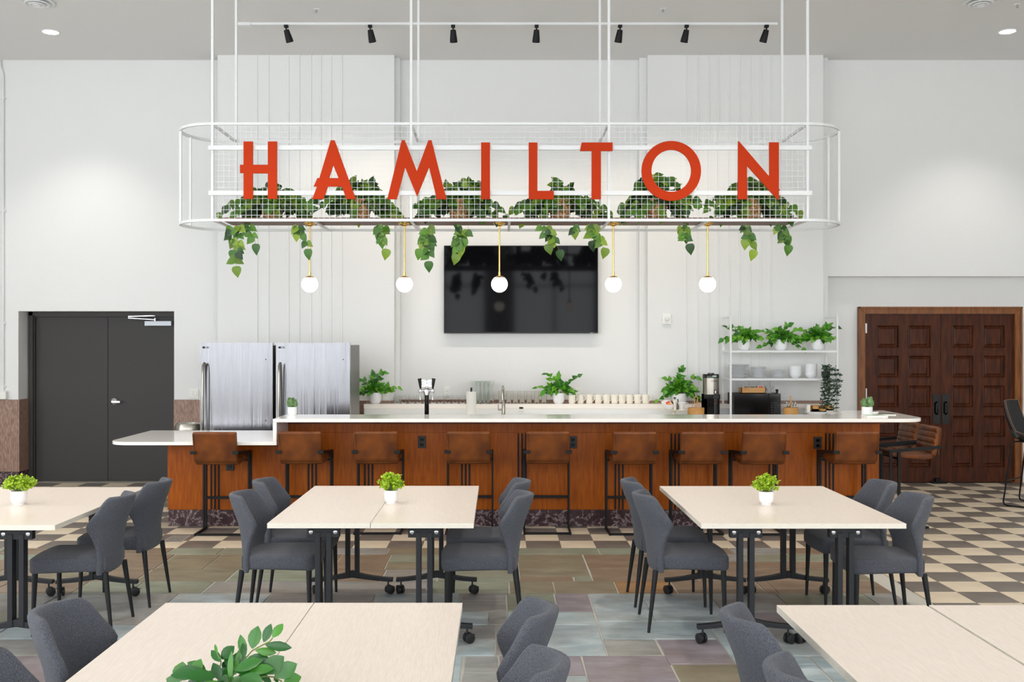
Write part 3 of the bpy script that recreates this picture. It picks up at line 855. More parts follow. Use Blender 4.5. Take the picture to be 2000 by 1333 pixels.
LM_pothos = leaf_mesh('pothos_leaf', M['pothos'], HEART)
LM_green = leaf_mesh('ficus_leaf', M['green'], HEART2)
LM_zz = leaf_mesh('sprig_leaf', M['zz'], OVAL, fold=.25, droop=.12)

def leaf_matrix(pos, d, nrm, size):
    y = Vector(d).normalized(); z = Vector(nrm); z = z - y * z.dot(y)
    if z.length < 1e-4: z = y.orthogonal()
    z.normalize(); x = y.cross(z).normalized()
    return Matrix(((x.x * size, y.x * size, z.x * size, pos[0]), (x.y * size, y.y * size, z.y * size, pos[1]), (x.z * size, y.z * size, z.z * size, pos[2]), (0, 0, 0, 1)))
def add_leaf(par, me, pos, d, nrm, size):
    return inst('leaf', me, par, matrix=leaf_matrix(pos, d, nrm, size))
def joined_leaves(specs, outline, m, name, par, fold=.15):
    b = MB()
    n = len(outline)
    for pos, d, nrm, size in specs:
        mt = leaf_matrix(pos, d, nrm, size); vs = []; fs = []
        for t, w_ in outline:
            zc = -.15 * t * t
            for p in ((-w_, t, zc + fold * w_), (0, t, zc), (w_, t, zc + fold * w_)): vs.append(mt @ Vector(p))
        for k in range(n - 1):
            a = 3 * k; fs += [(a, a + 1, a + 4, a + 3), (a + 1, a + 2, a + 5, a + 4)]
        b.add(vs, fs)
    me = bpy.data.meshes.new(name); me.from_pydata(b.v, [], b.f); me.materials.append(m); me.update()
    o = inst(name, me, par); o['kind'] = 'stuff'
    return o

def basket(par, r0=.085, r1=.110, h_=.19):
    """woven basket: over-under strands round the wall"""
    b = MB(); n = 32; rows = 9
    rings = []
    for k in range(rows * 2 + 1):
        z = h_ * k / (rows * 2); r = r0 + (r1 - r0) * k / (rows * 2)
        ring = []
        for i in range(n):
            a = 2 * PI * i / n
            ph = ((k // 2) + (i // 2)) % 2
            bulge = (.006 if ph else -.003) * (1 if k % 2 else .0)
            ring.append(((r + bulge) * math.cos(a), (r + bulge) * math.sin(a), z))
        rings.append(ring)
    inner = [[((r1 - .012) * math.cos(2 * PI * i / n), (r1 - .012) * math.sin(2 * PI * i / n), h_) for i in range(n)],
             [((r1 - .014) * math.cos(2 * PI * i / n), (r1 - .014) * math.sin(2 * PI * i / n), h_ - .03) for i in range(n)]]
    b.ring_stack(rings + inner)
    return b.build('basket', M['basket'], par, smooth=25)

vines = [  # per plant: (start px, end px, end py)
    [(466, 458, 522), (478, 498, 478), (448, 455, 490), (572, 602, 488), (582, 578, 452)],
    [(742, 753, 488), (752, 745, 466), (735, 740, 455)],
    [(838, 835, 512), (842, 822, 488), (893, 892, 498), (902, 900, 482), (915, 905, 468)],
    [(1062, 1092, 490), (1058, 1070, 478), (1150, 1182, 486), (1158, 1155, 472), (1120, 1122, 448)],
    [(1330, 1346, 478), (1338, 1340, 456)],
    [(1455, 1473, 490), (1452, 1460, 468), (1522, 1540, 480), (1516, 1535, 462)]]
plab = ['under the letter H', 'under the letter A', 'between the letters M and I', 'under the letters L and T', 'under the letter O', 'under the letter N']
BPX = (532, 703, 898, 1094, 1281, 1466)
TOPY = (352, 342, 344, 348, 332, 344)
for n_, (px, vs_, lb) in enumerate(zip(BPX, vines, plab)):
    D = 9.38; r_ = random.Random(100 + n_)
    t = thing('hanging_pothos', 'trailing pothos in a woven basket on the sign shelf, ' + lb, 'potted plant', (X(px, D), D, ZB + .029), group='pothos baskets on the sign shelf')
    z0 = 0.0
    basket(t)
    MB().lathe([(.001, .165), (.096, .165), (.096, .172), (.001, .172)], n=20).build('soil', M['soil'], t)
    top = Z(TOPY[n_], D) - t.location.z
    # inner dark mass (small joined leaves), then individual leaves over it
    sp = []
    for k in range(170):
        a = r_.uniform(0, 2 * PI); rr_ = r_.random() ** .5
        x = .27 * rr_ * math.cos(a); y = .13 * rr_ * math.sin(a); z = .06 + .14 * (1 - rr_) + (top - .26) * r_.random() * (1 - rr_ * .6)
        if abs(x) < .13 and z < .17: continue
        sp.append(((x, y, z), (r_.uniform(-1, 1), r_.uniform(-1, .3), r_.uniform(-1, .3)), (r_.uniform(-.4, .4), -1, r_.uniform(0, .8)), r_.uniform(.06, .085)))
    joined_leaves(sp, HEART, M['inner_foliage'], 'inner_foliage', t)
    stems = MB()
    for k in range(21):                                   # arching stems with leaves
        a = 2 * PI * k / 21 + r_.uniform(-.2, .2)
        reach = r_.uniform(.18, .52); hh = r_.uniform(.10, max(.12, top - .20)) * (1.15 - reach)
        end = Vector((reach * math.cos(a) * 1.0, reach * .36 * math.sin(a), r_.uniform(.01, .16) if reach > .27 else .17 + hh * .6))
        c0 = Vector((.05 * math.cos(a), .05 * math.sin(a), .17)); mid = (c0 + end) / 2 + Vector((0, 0, hh * 1.15 + .02))
        pts = [c0 * (1 - u) ** 2 + mid * 2 * u * (1 - u) + end * u * u for u in [i / 7 for i in range(8)]]
        stems.tube(pts, .0016, 4)
        for i in range(1, 8):
            p = pts[i]; d0 = (pts[i] - pts[i - 1]).normalized()
            for s_ in ((0,) if i % 2 else (-1, 1)):
                side = Vector((r_.uniform(-.6, .6) + s_ * .5, r_.uniform(-.7, .1), r_.uniform(-.9, .1)))
                add_leaf(t, LM_pothos, p, d0 * .5 + side, (r_.uniform(-.4, .4), -1, r_.uniform(.0, .8)), r_.uniform(.062, .092))
    for k in range(14):                                   # crown leaves reaching the top
        x = r_.gauss(0, .11); zt_ = top - .03 - abs(x) * .5 - r_.uniform(0, .09)
        p = Vector((x, r_.uniform(-.08, .08), zt_))
        stems.tube([(x * .3, 0, .17), (x * .8, p.y * .7, .17 + (zt_ - .17) * .6), p], .0016, 4)
        add_leaf(t, LM_pothos, p, (r_.uniform(-1, 1), -.3, r_.uniform(-.4, 1)), (r_.uniform(-.4, .4), -1, .4), r_.uniform(.065, .09))
    for (s0, e0, ey) in vs_:                              # trailing vines over the plank's front edge
        xs_ = X(s0, 9.12) - t.location.x; xe = X(e0, 9.14) - t.location.x; ze = Z(ey, 9.14) - t.location.z
        yv = 9.125 - D
        pts = [Vector((.05 if xs_ > 0 else -.05, -.05, .17)), Vector((xs_ * .6, yv * .5, .15)), Vector((xs_, yv + .03, .05)), Vector((xs_ + (xe - xs_) * .1, yv - .02 + .05, -.05))]
        yv2 = yv + .035
        L = -.05 - ze; nn = max(2, int(L / .032))
        for i in range(1, nn + 1):
            u = i / nn
            pts.append(Vector((xs_ + (xe - xs_) * (.1 + .9 * u) + r_.uniform(-.012, .012), yv2 + r_.uniform(-.01, .01), -.05 + (ze + .05) * u)))
        stems.tube(pts, .0013, 4)
        for i in range(4, len(pts)):
            if i < len(pts) - 2 or L < .15:
                for s_ in (-1, 1):
                    if r_.random() < .72:
                        add_leaf(t, LM_pothos, pts[i] + Vector((s_ * .008, 0, 0)), (s_ * r_.uniform(.3, 1.0), -.15, -r_.uniform(.3, 1)), (r_.uniform(-.5, .5), -1, r_.uniform(-.1, .4)), r_.uniform(.06, .085))
        add_leaf(t, LM_pothos, pts[-1], (r_.uniform(-.3, .3), 0, -1), (r_.uniform(-.3, .3), -1, .1), .098)
    stems.build('vine_stems', M['stem'], t)

# ================================================================= TELEVISION
D = 12.33
t = thing('television', 'large black wall-mounted flat television on the white wall', 'television', (X(1017.5, D), WB, 0))
x0, x1, z0, z1 = X(867, D) - t.location.x, X(1168, D) - t.location.x, Z(651.5, D), Z(480, D)
MB().box(x0, -.075, z0, x1, -.03, z1).build('casing', M['black_matte'], t, bevel=.003)
MB().box(x0 + .009, -.0765, z0 + .018, x1 - .009, -.074, z1 - .009).build('screen', M['screen'], t)
MB().box(-.3, -.03, z0 + .2, .3, 0, z1 - .2).build('wall_mount', M['black_matte'], t)
MB().box(x1 - .10, -.079, z0 + .004, x1 - .055, -.074, z0 + .009).build('control_bar', M['silver'], t)

# ================================================================= FRIDGES
FRD = 10.6
def fridge(px0, px1, label, side):
    x0, x1 = X(px0, FRD), X(px1, FRD); wd = x1 - x0
    t = thing('refrigerator', label, 'refrigerator', ((x0 + x1) / 2, FRD, 0), group='steel refrigerators behind the bar')
    hw = wd / 2; zt_ = Z(670, FRD)
    MB().box(-hw + .008, .075, .03, hw - .002, .76, zt_ - .025).build('body', M['steel_side'], t, bevel=.006)
    n = 12                                                 # door with a gently bowed front
    pts = [(-hw, .07)] + [(-hw + wd * i / n, .018 * (2 * i / n - 1) ** 4 + .004 * (2 * i / n - 1) ** 2) for i in range(n + 1)] + [(hw, .07)]
    door = MB().prism(pts, .06, zt_, axis='z').build('door', M['steel'], t, smooth=35)
    hx = -hw + .05
    MB().tube([(hx, -.0, zt_ - .22), (hx, -.035, zt_ - .235), (hx, -.055, zt_ - .33), (hx, -.066, zt_ - .62), (hx, -.055, zt_ - .93), (hx, -.035, zt_ - 1.03), (hx, 0, zt_ - 1.045)], .014, 10).build('handle', M['nickel'], door, smooth=50)
    for xx, zz in ((hw - .07, zt_ - .178), (hw - .07, zt_ - .83)):
        MB().lathe([(.006, 0), (.006, .003), (.001, .003)], n=10).build('screw', M['black'], door).matrix_basis = Matrix.Translation((xx, .012, zz)) @ Matrix.Rotation(PI / 2, 4, 'X')
    text_part('logo', 'LG', .034, M['logo_ink'], door, (-hw + .075, .001, zt_ - .05))
    MB().ring_stack([[(-hw + .042 + r2 * math.cos(a * PI / 10), y2, zt_ - .05 + r2 * math.sin(a * PI / 10)) for a in range(20)] for r2, y2 in ((.012, .006), (.012, .0025), (.008, .0025), (.008, .006))]).build('emblem', M['logo_ink'], door)
    return t
fridge(389.5, 531.5, 'stainless upright fridge nearer the grey doors', 0)
fridge(538, 683, 'stainless upright fridge beside the ledge, behind the small cactus', 1)
D = 10.75
t = thing('metal_bin', 'round brushed steel bin top showing beside the first fridge', 'bin', (X(342, D) + .148, D, 0))
MB().lathe([(r_ * .8, z_) for r_, z_ in ((.14, 0), (.175, .02), (.18, .78), (.185, .80), (.185, .86), (.168, .895), (.14, .905), (.12, .895), (.11, .86), (.001, .85))], n=32).build('drum', M['nickel'], t, smooth=40)

# ================================================================= BAR
BF = 9.60
bar = thing('bar_counter', 'long orange-brown wood panelled bar with black inlay strips and marble plinth', 'bar counter', (0, BF, 0))
bx0, bx1 = X(327, BF), X(1717, BF)
step = -2.035                                              # where the low counter meets the tall bar
MB().box(step, .012, .155, bx1, .30, 1.043).box(bx1 - .2, .30, .155, bx1, .62, 1.043).build('carcass', M['bar_wood_dark'], bar)
MB().box(bx0, .012, .155, step, .62, .833).build('low_carcass', M['bar_wood'], bar)
# crown mouldings
def moulding(x0, x1, zt_, name='moulding'):
    prof = [(.012, zt_), (-.045, zt_), (-.045, zt_ - .012), (-.030, zt_ - .022), (-.030, zt_ - .034), (-.014, zt_ - .046), (-.014, zt_ - .056), (.012, zt_ - .056)]
    MB().ring_stack([[(x, p[0], p[1]) for p in prof] for x in (x0, x1)]).build(name, M['bar_wood_dark'], bar)
moulding(step, bx1 + .045, 1.043); moulding(bx0 - .04, step, .833)
MB().box(step, -.006, .905, bx1 + .006, .012, .987).build('frieze_board', M['bar_wood'], bar, bevel=.002)
seams = [bx0, X(420, BF), X(610, BF), X(720, BF), X(909.5, BF), X(1019.7, BF), X(1209, BF), X(1318.5, BF), X(1510, BF), X(1620, BF), bx1]
for k in range(len(seams) - 1):
    a, c_ = seams[k], seams[k + 1]
    if a < step < c_:
        MB().box(a + .001, 0, .16, step, .012, .777).build('panel', M['bar_wood'], bar, bevel=.0015)
        MB().box(step + .001, 0, .16, c_ - .001, .012, .904).build('panel', M['bar_wood'], bar, bevel=.0015)
    else:
        MB().box(a + .001, 0, .16, c_ - .001, .012, .777 if c_ < step else .904).build('panel', M['bar_wood'], bar, bevel=.0015)
for s_ in seams[1:-1]:
    for d in (-.036, 0, .036):
        MB().box(s_ + d - .008, -.006, .163, s_ + d + .008, .001, .775 if s_ < step else .896).build('inlay_strip', M['black'], bar)
# marble plinth tiles
rp = random.Random(3)
for (z0, z1) in ((.0, .098), (.1, .156)):
    x = bx0 + .006 + (0 if z0 == 0 else -.0)
    while x < bx1:
        x2 = min(bx1, x + rp.uniform(.35, .62))
        if bx1 - x2 < .12: x2 = bx1
        MB().box(x + .001, .006, z0, x2 - .001, .04, z1).build('marble_tile', M['marble'], bar, bevel=.001)
        x = x2
MB().box(bx0 + .01, .04, 0, bx1 - .01, .28, .155).box(bx1 - .15, .28, 0, bx1 - .01, .6, .155).build('plinth_core', M['marble'], bar)
for px, py in ((824, 864), (1119, 864.5), (1597, 865.5), (449, 908)):
    x, z = X(px, BF - .01), Z(py, BF - .01)
    o = MB().box(x - .037, -.016, z - .058, x + .037, .001, z + .058).build('power_outlet', M['black_matte'], bar, bevel=.004)
    for s_ in (-1, 1): MB().box(x - .017, -.02, z + s_ * .025 - .014, x + .017, -.015, z + s_ * .025 + .014).build('socket', M['black_gloss'], o, bevel=.003)
# worktops
top = thing('bar_worktop', 'tall white quartz bar top with rounded end and waterfall step', 'worktop', (0, FD, 1.043))
tx0 = -2.07; TZ = .032
out = [(tx0, 0)]
for k in range(0, 9): a = -PI / 2 + PI / 2 * k / 8; out.append((3.70 + .235 * math.cos(a), .235 + .235 * math.sin(a)))
out += [(3.945, 1.12), (3.36, 1.12), (3.34, .555), (tx0, .555)]
MB().prism(out, .0, TZ, axis='z').build('slab', M['quartz'], top, bevel=.003)
MB().box(tx0, .0, -.18, tx0 + .035, .555, -.0005).build('waterfall_end', M['quartz'], top, bevel=.002)
low = thing('low_worktop', 'lower white quartz counter with rounded end in front of the fridges', 'worktop', (0, FD, .833))
out = [(tx0 + .035, 0)] + [(tx0 + .035, 1.19), (-3.60, 1.19)]
for k in range(0, 9): a = PI + PI / 2 * k / 8; out.append((-3.40 + .20 * math.cos(a), .20 + .20 * math.sin(a)))
MB().prism(out, 0, .03, axis='z').build('slab', M['quartz'], low, bevel=.003)
wc = thing('service_counter', 'white service counter behind the bar holding the beer tap', 'counter', (0, 9.92, 0))
MB().box(step + .3, .0, 0, 3.3, .42, .87).build('cabinet', M['counter_white'], wc)
MB().box(step + .3, -.0, .87, 3.3, .44, .90).build('worktop', M['quartz'], wc, bevel=.003)
# back counter and ledge
bc = thing('back_counter', 'white counter along the wall with raised back ledge', 'counter', (0, 11.5, 0))
cxa, cxb = X(700, 11.5), X(1648, 11.5)
MB().box(cxa, .02, 0, cxb, .44, .87).build('cabinet', M['counter_white'], bc)
MB().box(cxa, -.0, .87, cxb, .48, .90).build('worktop', M['quartz'], bc, bevel=.003)
MB().box(cxa, .48, .0, cxb - .05, .66, .975).build('backsplash', M['counter_white'], bc)
MB().box(cxa, .45, .975, cxb - .05, .66, 1.03).build('ledge', M['quartz'], bc, bevel=.003)
LZ = 1.03; CZ = .90

# ================================================================= BAR STOOLS
def pad_sweep(profile, hw, th, rib=0.0, nrib=0, edge=.018):
    """padded strip following a side-view profile (y,z); inner face may be channelled"""
    P_ = [Vector((0, y, z)) for y, z in profile]
    # resample
    L = [0]
    for i in range(1, len(P_)): L.append(L[-1] + (P_[i] - P_[i - 1]).length)
    N = max(18, nrib * 6); pts = []
    for k in range(N + 1):
        s_ = L[-1] * k / N; i = 1
        while i < len(L) - 1 and L[i] < s_: i += 1
        u = (s_ - L[i - 1]) / (L[i] - L[i - 1]); pts.append(P_[i - 1].lerp(P_[i], u))
    rings = []
    for k, p in enumerate(pts):
        a = pts[max(0, k - 1)]; c_ = pts[min(N, k + 1)]; tt = (c_ - a).normalized()
        nr = Vector((0, tt.z, -tt.y))                       # to one side
        e = min(k, N - k) / N; sh = 1.0 if e > .06 else math.sqrt(max(.05, 1 - (1 - e / .06) ** 2)) * .8 + .2
        h2 = th / 2 * sh
        ribd = rib * (abs(math.cos(PI * nrib * k / N)) ** 6) if nrib else 0
        hwk = hw - edge * (1 - sh)
        ring = []
        for sx, sn in ((-1, -.5), (-.985, -.85), (-.93, -1), (-.5, -1.05), (0, -1.08), (.5, -1.05), (.93, -1), (.985, -.85), (1, -.5), (1, .5), (.985, .85), (.93, 1), (.5, 1.05), (0, 1.08), (-.5, 1.05), (-.93, 1), (-.985, .85), (-1, .5)):
            d = sn * h2
            if sn < -.6: d += ribd
            ring.append(p + Vector((sx * hwk, 0, 0)) + nr * d)
        rings.append(ring)
    return MB().ring_stack(rings)
def make_stool(label):
    """faces +y (towards the bar); origin on the floor below the backrest"""
    t = thing('bar_stool', label, 'bar stool', group='cognac leather bar stools')
    bk = pad_sweep([(-.035, .965), (-.018, .88), (.0, .79), (.014, .72), (.03, .692)], .198, .052, .010, 5).build('backrest', M['leather'], t, smooth=50)
    # piping seam on the rear face
    MB().tube([(-.182, -.030, .70), (-.187, -.058, .945), (.187, -.058, .945), (.182, -.030, .70)], .0035, 6).build('piping', M['leather'], bk, smooth=60)
    pad_sweep([(.022, .700), (.06, .686), (.12, .684), (.25, .694), (.42, .712)], .196, .055, .008, 5).build('seat', M['leather'], t, smooth=50)
    hwf = .212
    for s_ in (-1, 1):
        x = s_ * hwf
        MB().bar((x, -.045, .778), (x, .455, .735), .014, .030).build('armrest', M['black'], t, bevel=.002)
        MB().box(min(x, x - s_ * .048), -.052, .763, max(x, x - s_ * .048) + (.007 if s_ > 0 else 0), -.040, .793).build('arm_clip', M['black'], t, bevel=.003)
        MB().box(x - .008, .425, .0, x + .008, .450, .735).build('leg', M['black'], t, bevel=.001)
        MB().box(x - .008, .345, .022, x + .008, .370, .74).build('leg', M['black'], t, bevel=.001)
        MB().box(x - .008, .075, .0, x + .008, .425, .022).build('sled_runner', M['black'], t, bevel=.001)
    MB().box(-hwf, .085, .002, hwf, .110, .020).build('floor_crossbar', M['black'], t)
    MB().box(-hwf, .428, .285, hwf, .448, .310).build('footrest', M['black'], t)
    MB().box(-hwf, .350, .655, hwf, .368, .675).build('seat_rail', M['black'], t)
    return t
stool_px = (421, 587, 735, 915, 1070, 1239, 1371, 1491.5, 1672)
stool_y = (9.03, 9.08, 9.09, 9.09, 9.09, 9.05, 9.06, 9.04, 9.06)
stool_lab = ['cognac leather bar stool at the low counter beside the first fridge', 'cognac leather bar stool at the waterfall step of the bar',
             'cognac leather bar stool just before the bar outlet below the beer tap', 'cognac leather bar stool just past the bar outlet below the beer tap',
             'cognac leather bar stool touching the middle black bar outlet', 'cognac leather bar stool sixth along the bar counting from the fridges',
             'cognac leather bar stool seventh along the bar counting from the fridges', 'cognac leather bar stool standing before the last black bar outlet', 'cognac leather bar stool at the end corner of the bar front']
st0 = None
for i, (px, y, lb) in enumerate(zip(stool_px, stool_y, stool_lab)):
    loc = (X(px, y), y, 0)
    if st0 is None:
        st0 = make_stool(lb); st0.location = loc
    else:
        dup(st0, loc, random.Random(i).uniform(-.02, .02), lb)
dup(st0, (4.165, 9.69, 0), PI / 2, 'cognac channelled leather stool at the bar end, turned sideways, nearer one')
dup(st0, (4.185, 10.22, 0), PI / 2, 'cognac channelled leather stool at the bar end, partly hidden behind another stool')

# black bucket stool by the mahogany door
t = thing('bucket_stool', 'black leather bucket bar stool with thin wire sled legs by the mahogany doors', 'bar stool', (5.77, 10.80, 0), math.radians(-137))
nU, nV = 14, 16; rings = []
for k in range(nV + 1):
    v = k / nV
    if v < .45:
        u = v / .45; yc = .22 - .36 * u; zc = .735 - .03 * math.sin(u * PI); wv = .20 + .02 * math.sin(u * PI); lift = .05 + .05 * u
    else:
        u = (v - .45) / .55; yc = -.14 - .09 * math.sin(u * PI / 2) - .02 * u; zc = .735 + .40 * u ** 1.15; wv = .215 - .03 * u * u; lift = .10 - .055 * u
    ring = []
    for i in range(nU + 1):
        s_ = -1 + 2 * i / nU
        if v < .45: ring.append((wv * s_, yc, zc + lift * abs(s_) ** 2.6))
        else: ring.append((wv * s_, yc + lift * 1.1 * abs(s_) ** 2.4, zc))
    rings.append(ring)
b = MB(); n1 = nU + 1
outer = [[(p[0] * 1.03, p[1] - (.012 if k > nV * .4 else 0), p[2] - (.016 if k < nV * .6 else 0.0)) for p in r] for k, r in enumerate(rings)]
vs = [p for r in rings for p in r] + [p for r in outer for p in r]; fs = []; off = (nV + 1) * n1
for k in range(nV):
    for i in range(nU):
        a = k * n1 + i
        fs.append((a, a + 1, a + n1 + 1, a + n1)); fs.append((off + a, off + a + n1, off + a + n1 + 1, off + a + 1))
for k in range(nV):
    for i in (0, nU): a = k * n1 + i; fs.append((a, a + n1, off + a + n1, off + a))
for i in range(nU):
    for k in (0, nV): a = k * n1 + i; fs.append((a, a + 1, off + a + 1, off + a))
shell = b.add(vs, fs).build('bucket_seat', M['leather_black'], t, smooth=60)
rim = [rings[k][0] for k in range(0, nV + 1)] + [rings[nV][i] for i in range(1, nU)] + [rings[k][nU] for k in range(nV, -1, -1)]
MB().tube([(p[0] * .985, p[1] + .006, p[2] + .003) for p in rim], .0028, 5).build('stitching', M['stitch'], shell)
for s_ in (-1, 1):
    MB().tube([(s_ * .10, -.08, .70), (s_ * .19, -.10, .70), (s_ * .205, -.12, .685), (s_ * .23, -.20, .05), (s_ * .232, -.19, .018), (s_ * .235, -.15, .009), (s_ * .235, .15, .009), (s_ * .232, .19, .018), (s_ * .23, .20, .05), (s_ * .205, .10, .69), (s_ * .19, .09, .70), (s_ * .10, .08, .70)], .009, 8).build('leg_loop', M['black'], t, smooth=60)
for y in (-.185, .185): MB().tube([(-.222, y, .27), (.222, y, .27)], .007, 8).build('foot_rail', M['black'], t, smooth=60)
MB().box(-.12, -.1, .69, .12, .1, .705).build('seat_plate', M['black'], t)

# ================================================================= FOLDING TABLES
TL_, TWd = 1.48, .588
def make_table(label):
    """origin on the floor under the front edge centre; +y runs away"""
    t = thing('folding_table', label, 'table', group='pale flip-top training tables')
    MB().box(-TWd / 2, 0, .711, TWd / 2, TL_, .74).build('tabletop', [M['laminate']], t, bevel=.0015)
    MB().box(-TWd / 2 - .0012, -.0012, .7115, TWd / 2 + .0012, .001, .7395).box(-TWd / 2 - .0012, TL_ - .001, .7115, TWd / 2 + .0012, TL_ + .0012, .7395).box(-TWd / 2 - .0012, 0, .7115, -TWd / 2 + .001, TL_, .7395).box(TWd / 2 - .001, 0, .7115, TWd / 2 + .0012, TL_, .7395).build('edge_band', M['laminate_edge'], t)
    for y, s_ in ((.17, -1), (TL_ - .16, 1)):
        lg = MB()
        for x in (-.033, .033):
            lg.box(x - .015, y - .028, .12, x + .015, y + .028, .66)
        # arched foot
        n = 12; rings = []
        for k in range(n + 1):
            u = -1 + 2 * k / n; z = .088 + .030 * (1 - abs(u)) ** 1.3; hh = .026 + .02 * (1 - abs(u)) ** 3
            rings.append([(u * .285, y - .022, z), (u * .285, y + .022, z), (u * .285, y + .022, z + hh), (u * .285, y - .022, z + hh)])
        lg.ring_stack(rings)
        o = lg.build('leg_frame', M['table_leg'], t, bevel=.003)
        MB().box(-.095, y - .022, .628, .095, y + .022, .7105).build('leg_bracket', M['table_leg'], t, bevel=.004)
        MB().box(-.10, y - (.0 if s_ < 0 else .18), .672, .10, y + (.18 if s_ < 0 else .0), .7105).build('fold_plate', M['table_leg'], t, bevel=.004)
        for x in (-.072, .072):
            for yy in (y - .0225,):
                MB().lathe([(.012, 0), (.012, .003), (.008, .005), (.001, .005)], n=14).build('bolt', M['chrome'], t, smooth=40).matrix_basis = Matrix.Translation((x, yy, .661)) @ Matrix.Rotation(PI / 2, 4, 'X')
        for x, rt in ((-.252, .5), (.252, -1.0)):
            c_ = MB()
            ax = Vector((math.cos(rt), math.sin(rt), 0)); fw = Vector((-ax.y, ax.x, 0)); cc = Vector((x, y, .031)) + fw * .012
            def disc(p, r2, th_):
                rings = []
                for q2, rr2 in ((-th_, r2 * .82), (-th_ * .8, r2), (th_ * .8, r2), (th_, r2 * .82)):
                    rings.append([p + ax * q2 + (fw * math.cos(a * PI / 9) + Vector((0, 0, 1)) * math.sin(a * PI / 9)) * rr2 for a in range(18)])
                c_.ring_stack(rings)
            disc(cc + ax * .014, .0305, .010); disc(cc - ax * .014, .0305, .010); disc(cc, .018, .006)
            c_.tube([(x, y, .05), (x, y, .092)], .006, 8)
            c_.bar(cc + fw * .015 + Vector((0, 0, .02)), cc + fw * .042 + Vector((0, 0, .012)), .012, .004)
            c_.build('caster', M['black_matte'], t, smooth=40)
    return t
tabs = [(-1.33, 5.71, 'pale folding table nearer the fridges in the middle pair of the second row'), (-.736, 5.71, 'pale folding table in the second row, the half nearer the centre aisle with grey chairs'),
        (1.158, 5.70, 'pale folding table across the aisle, half beside the two chairs seen from behind'), (1.742, 5.70, 'pale folding table half nearest the checkered floor with chairs facing the aisle'),
        (-3.70, 5.65, 'pale folding table cut off by the photo edge, second row by the grey doors'), (-3.11, 5.65, 'pale folding table by the grey doors with two grey chairs along its side'),
        (-1.33, 2.495, 'front-row pale folding table half holding the leafy sprig plant'), (-.736, 2.495, 'front-row pale folding table half without plant, next to the aisle'),
        (1.10, 2.46, 'front-row pale folding table half with exposed corner beside the aisle chairs'), (1.703, 2.46, 'front-row pale folding table half cut off by the photo corner')]
tb0 = None
for i, (x0, y0, lb) in enumerate(tabs):
    loc = (x0 + TWd / 2, y0, 0)
    if tb0 is None: tb0 = make_table(lb); tb0.location = loc
    else: dup(tb0, loc, 0, lb)

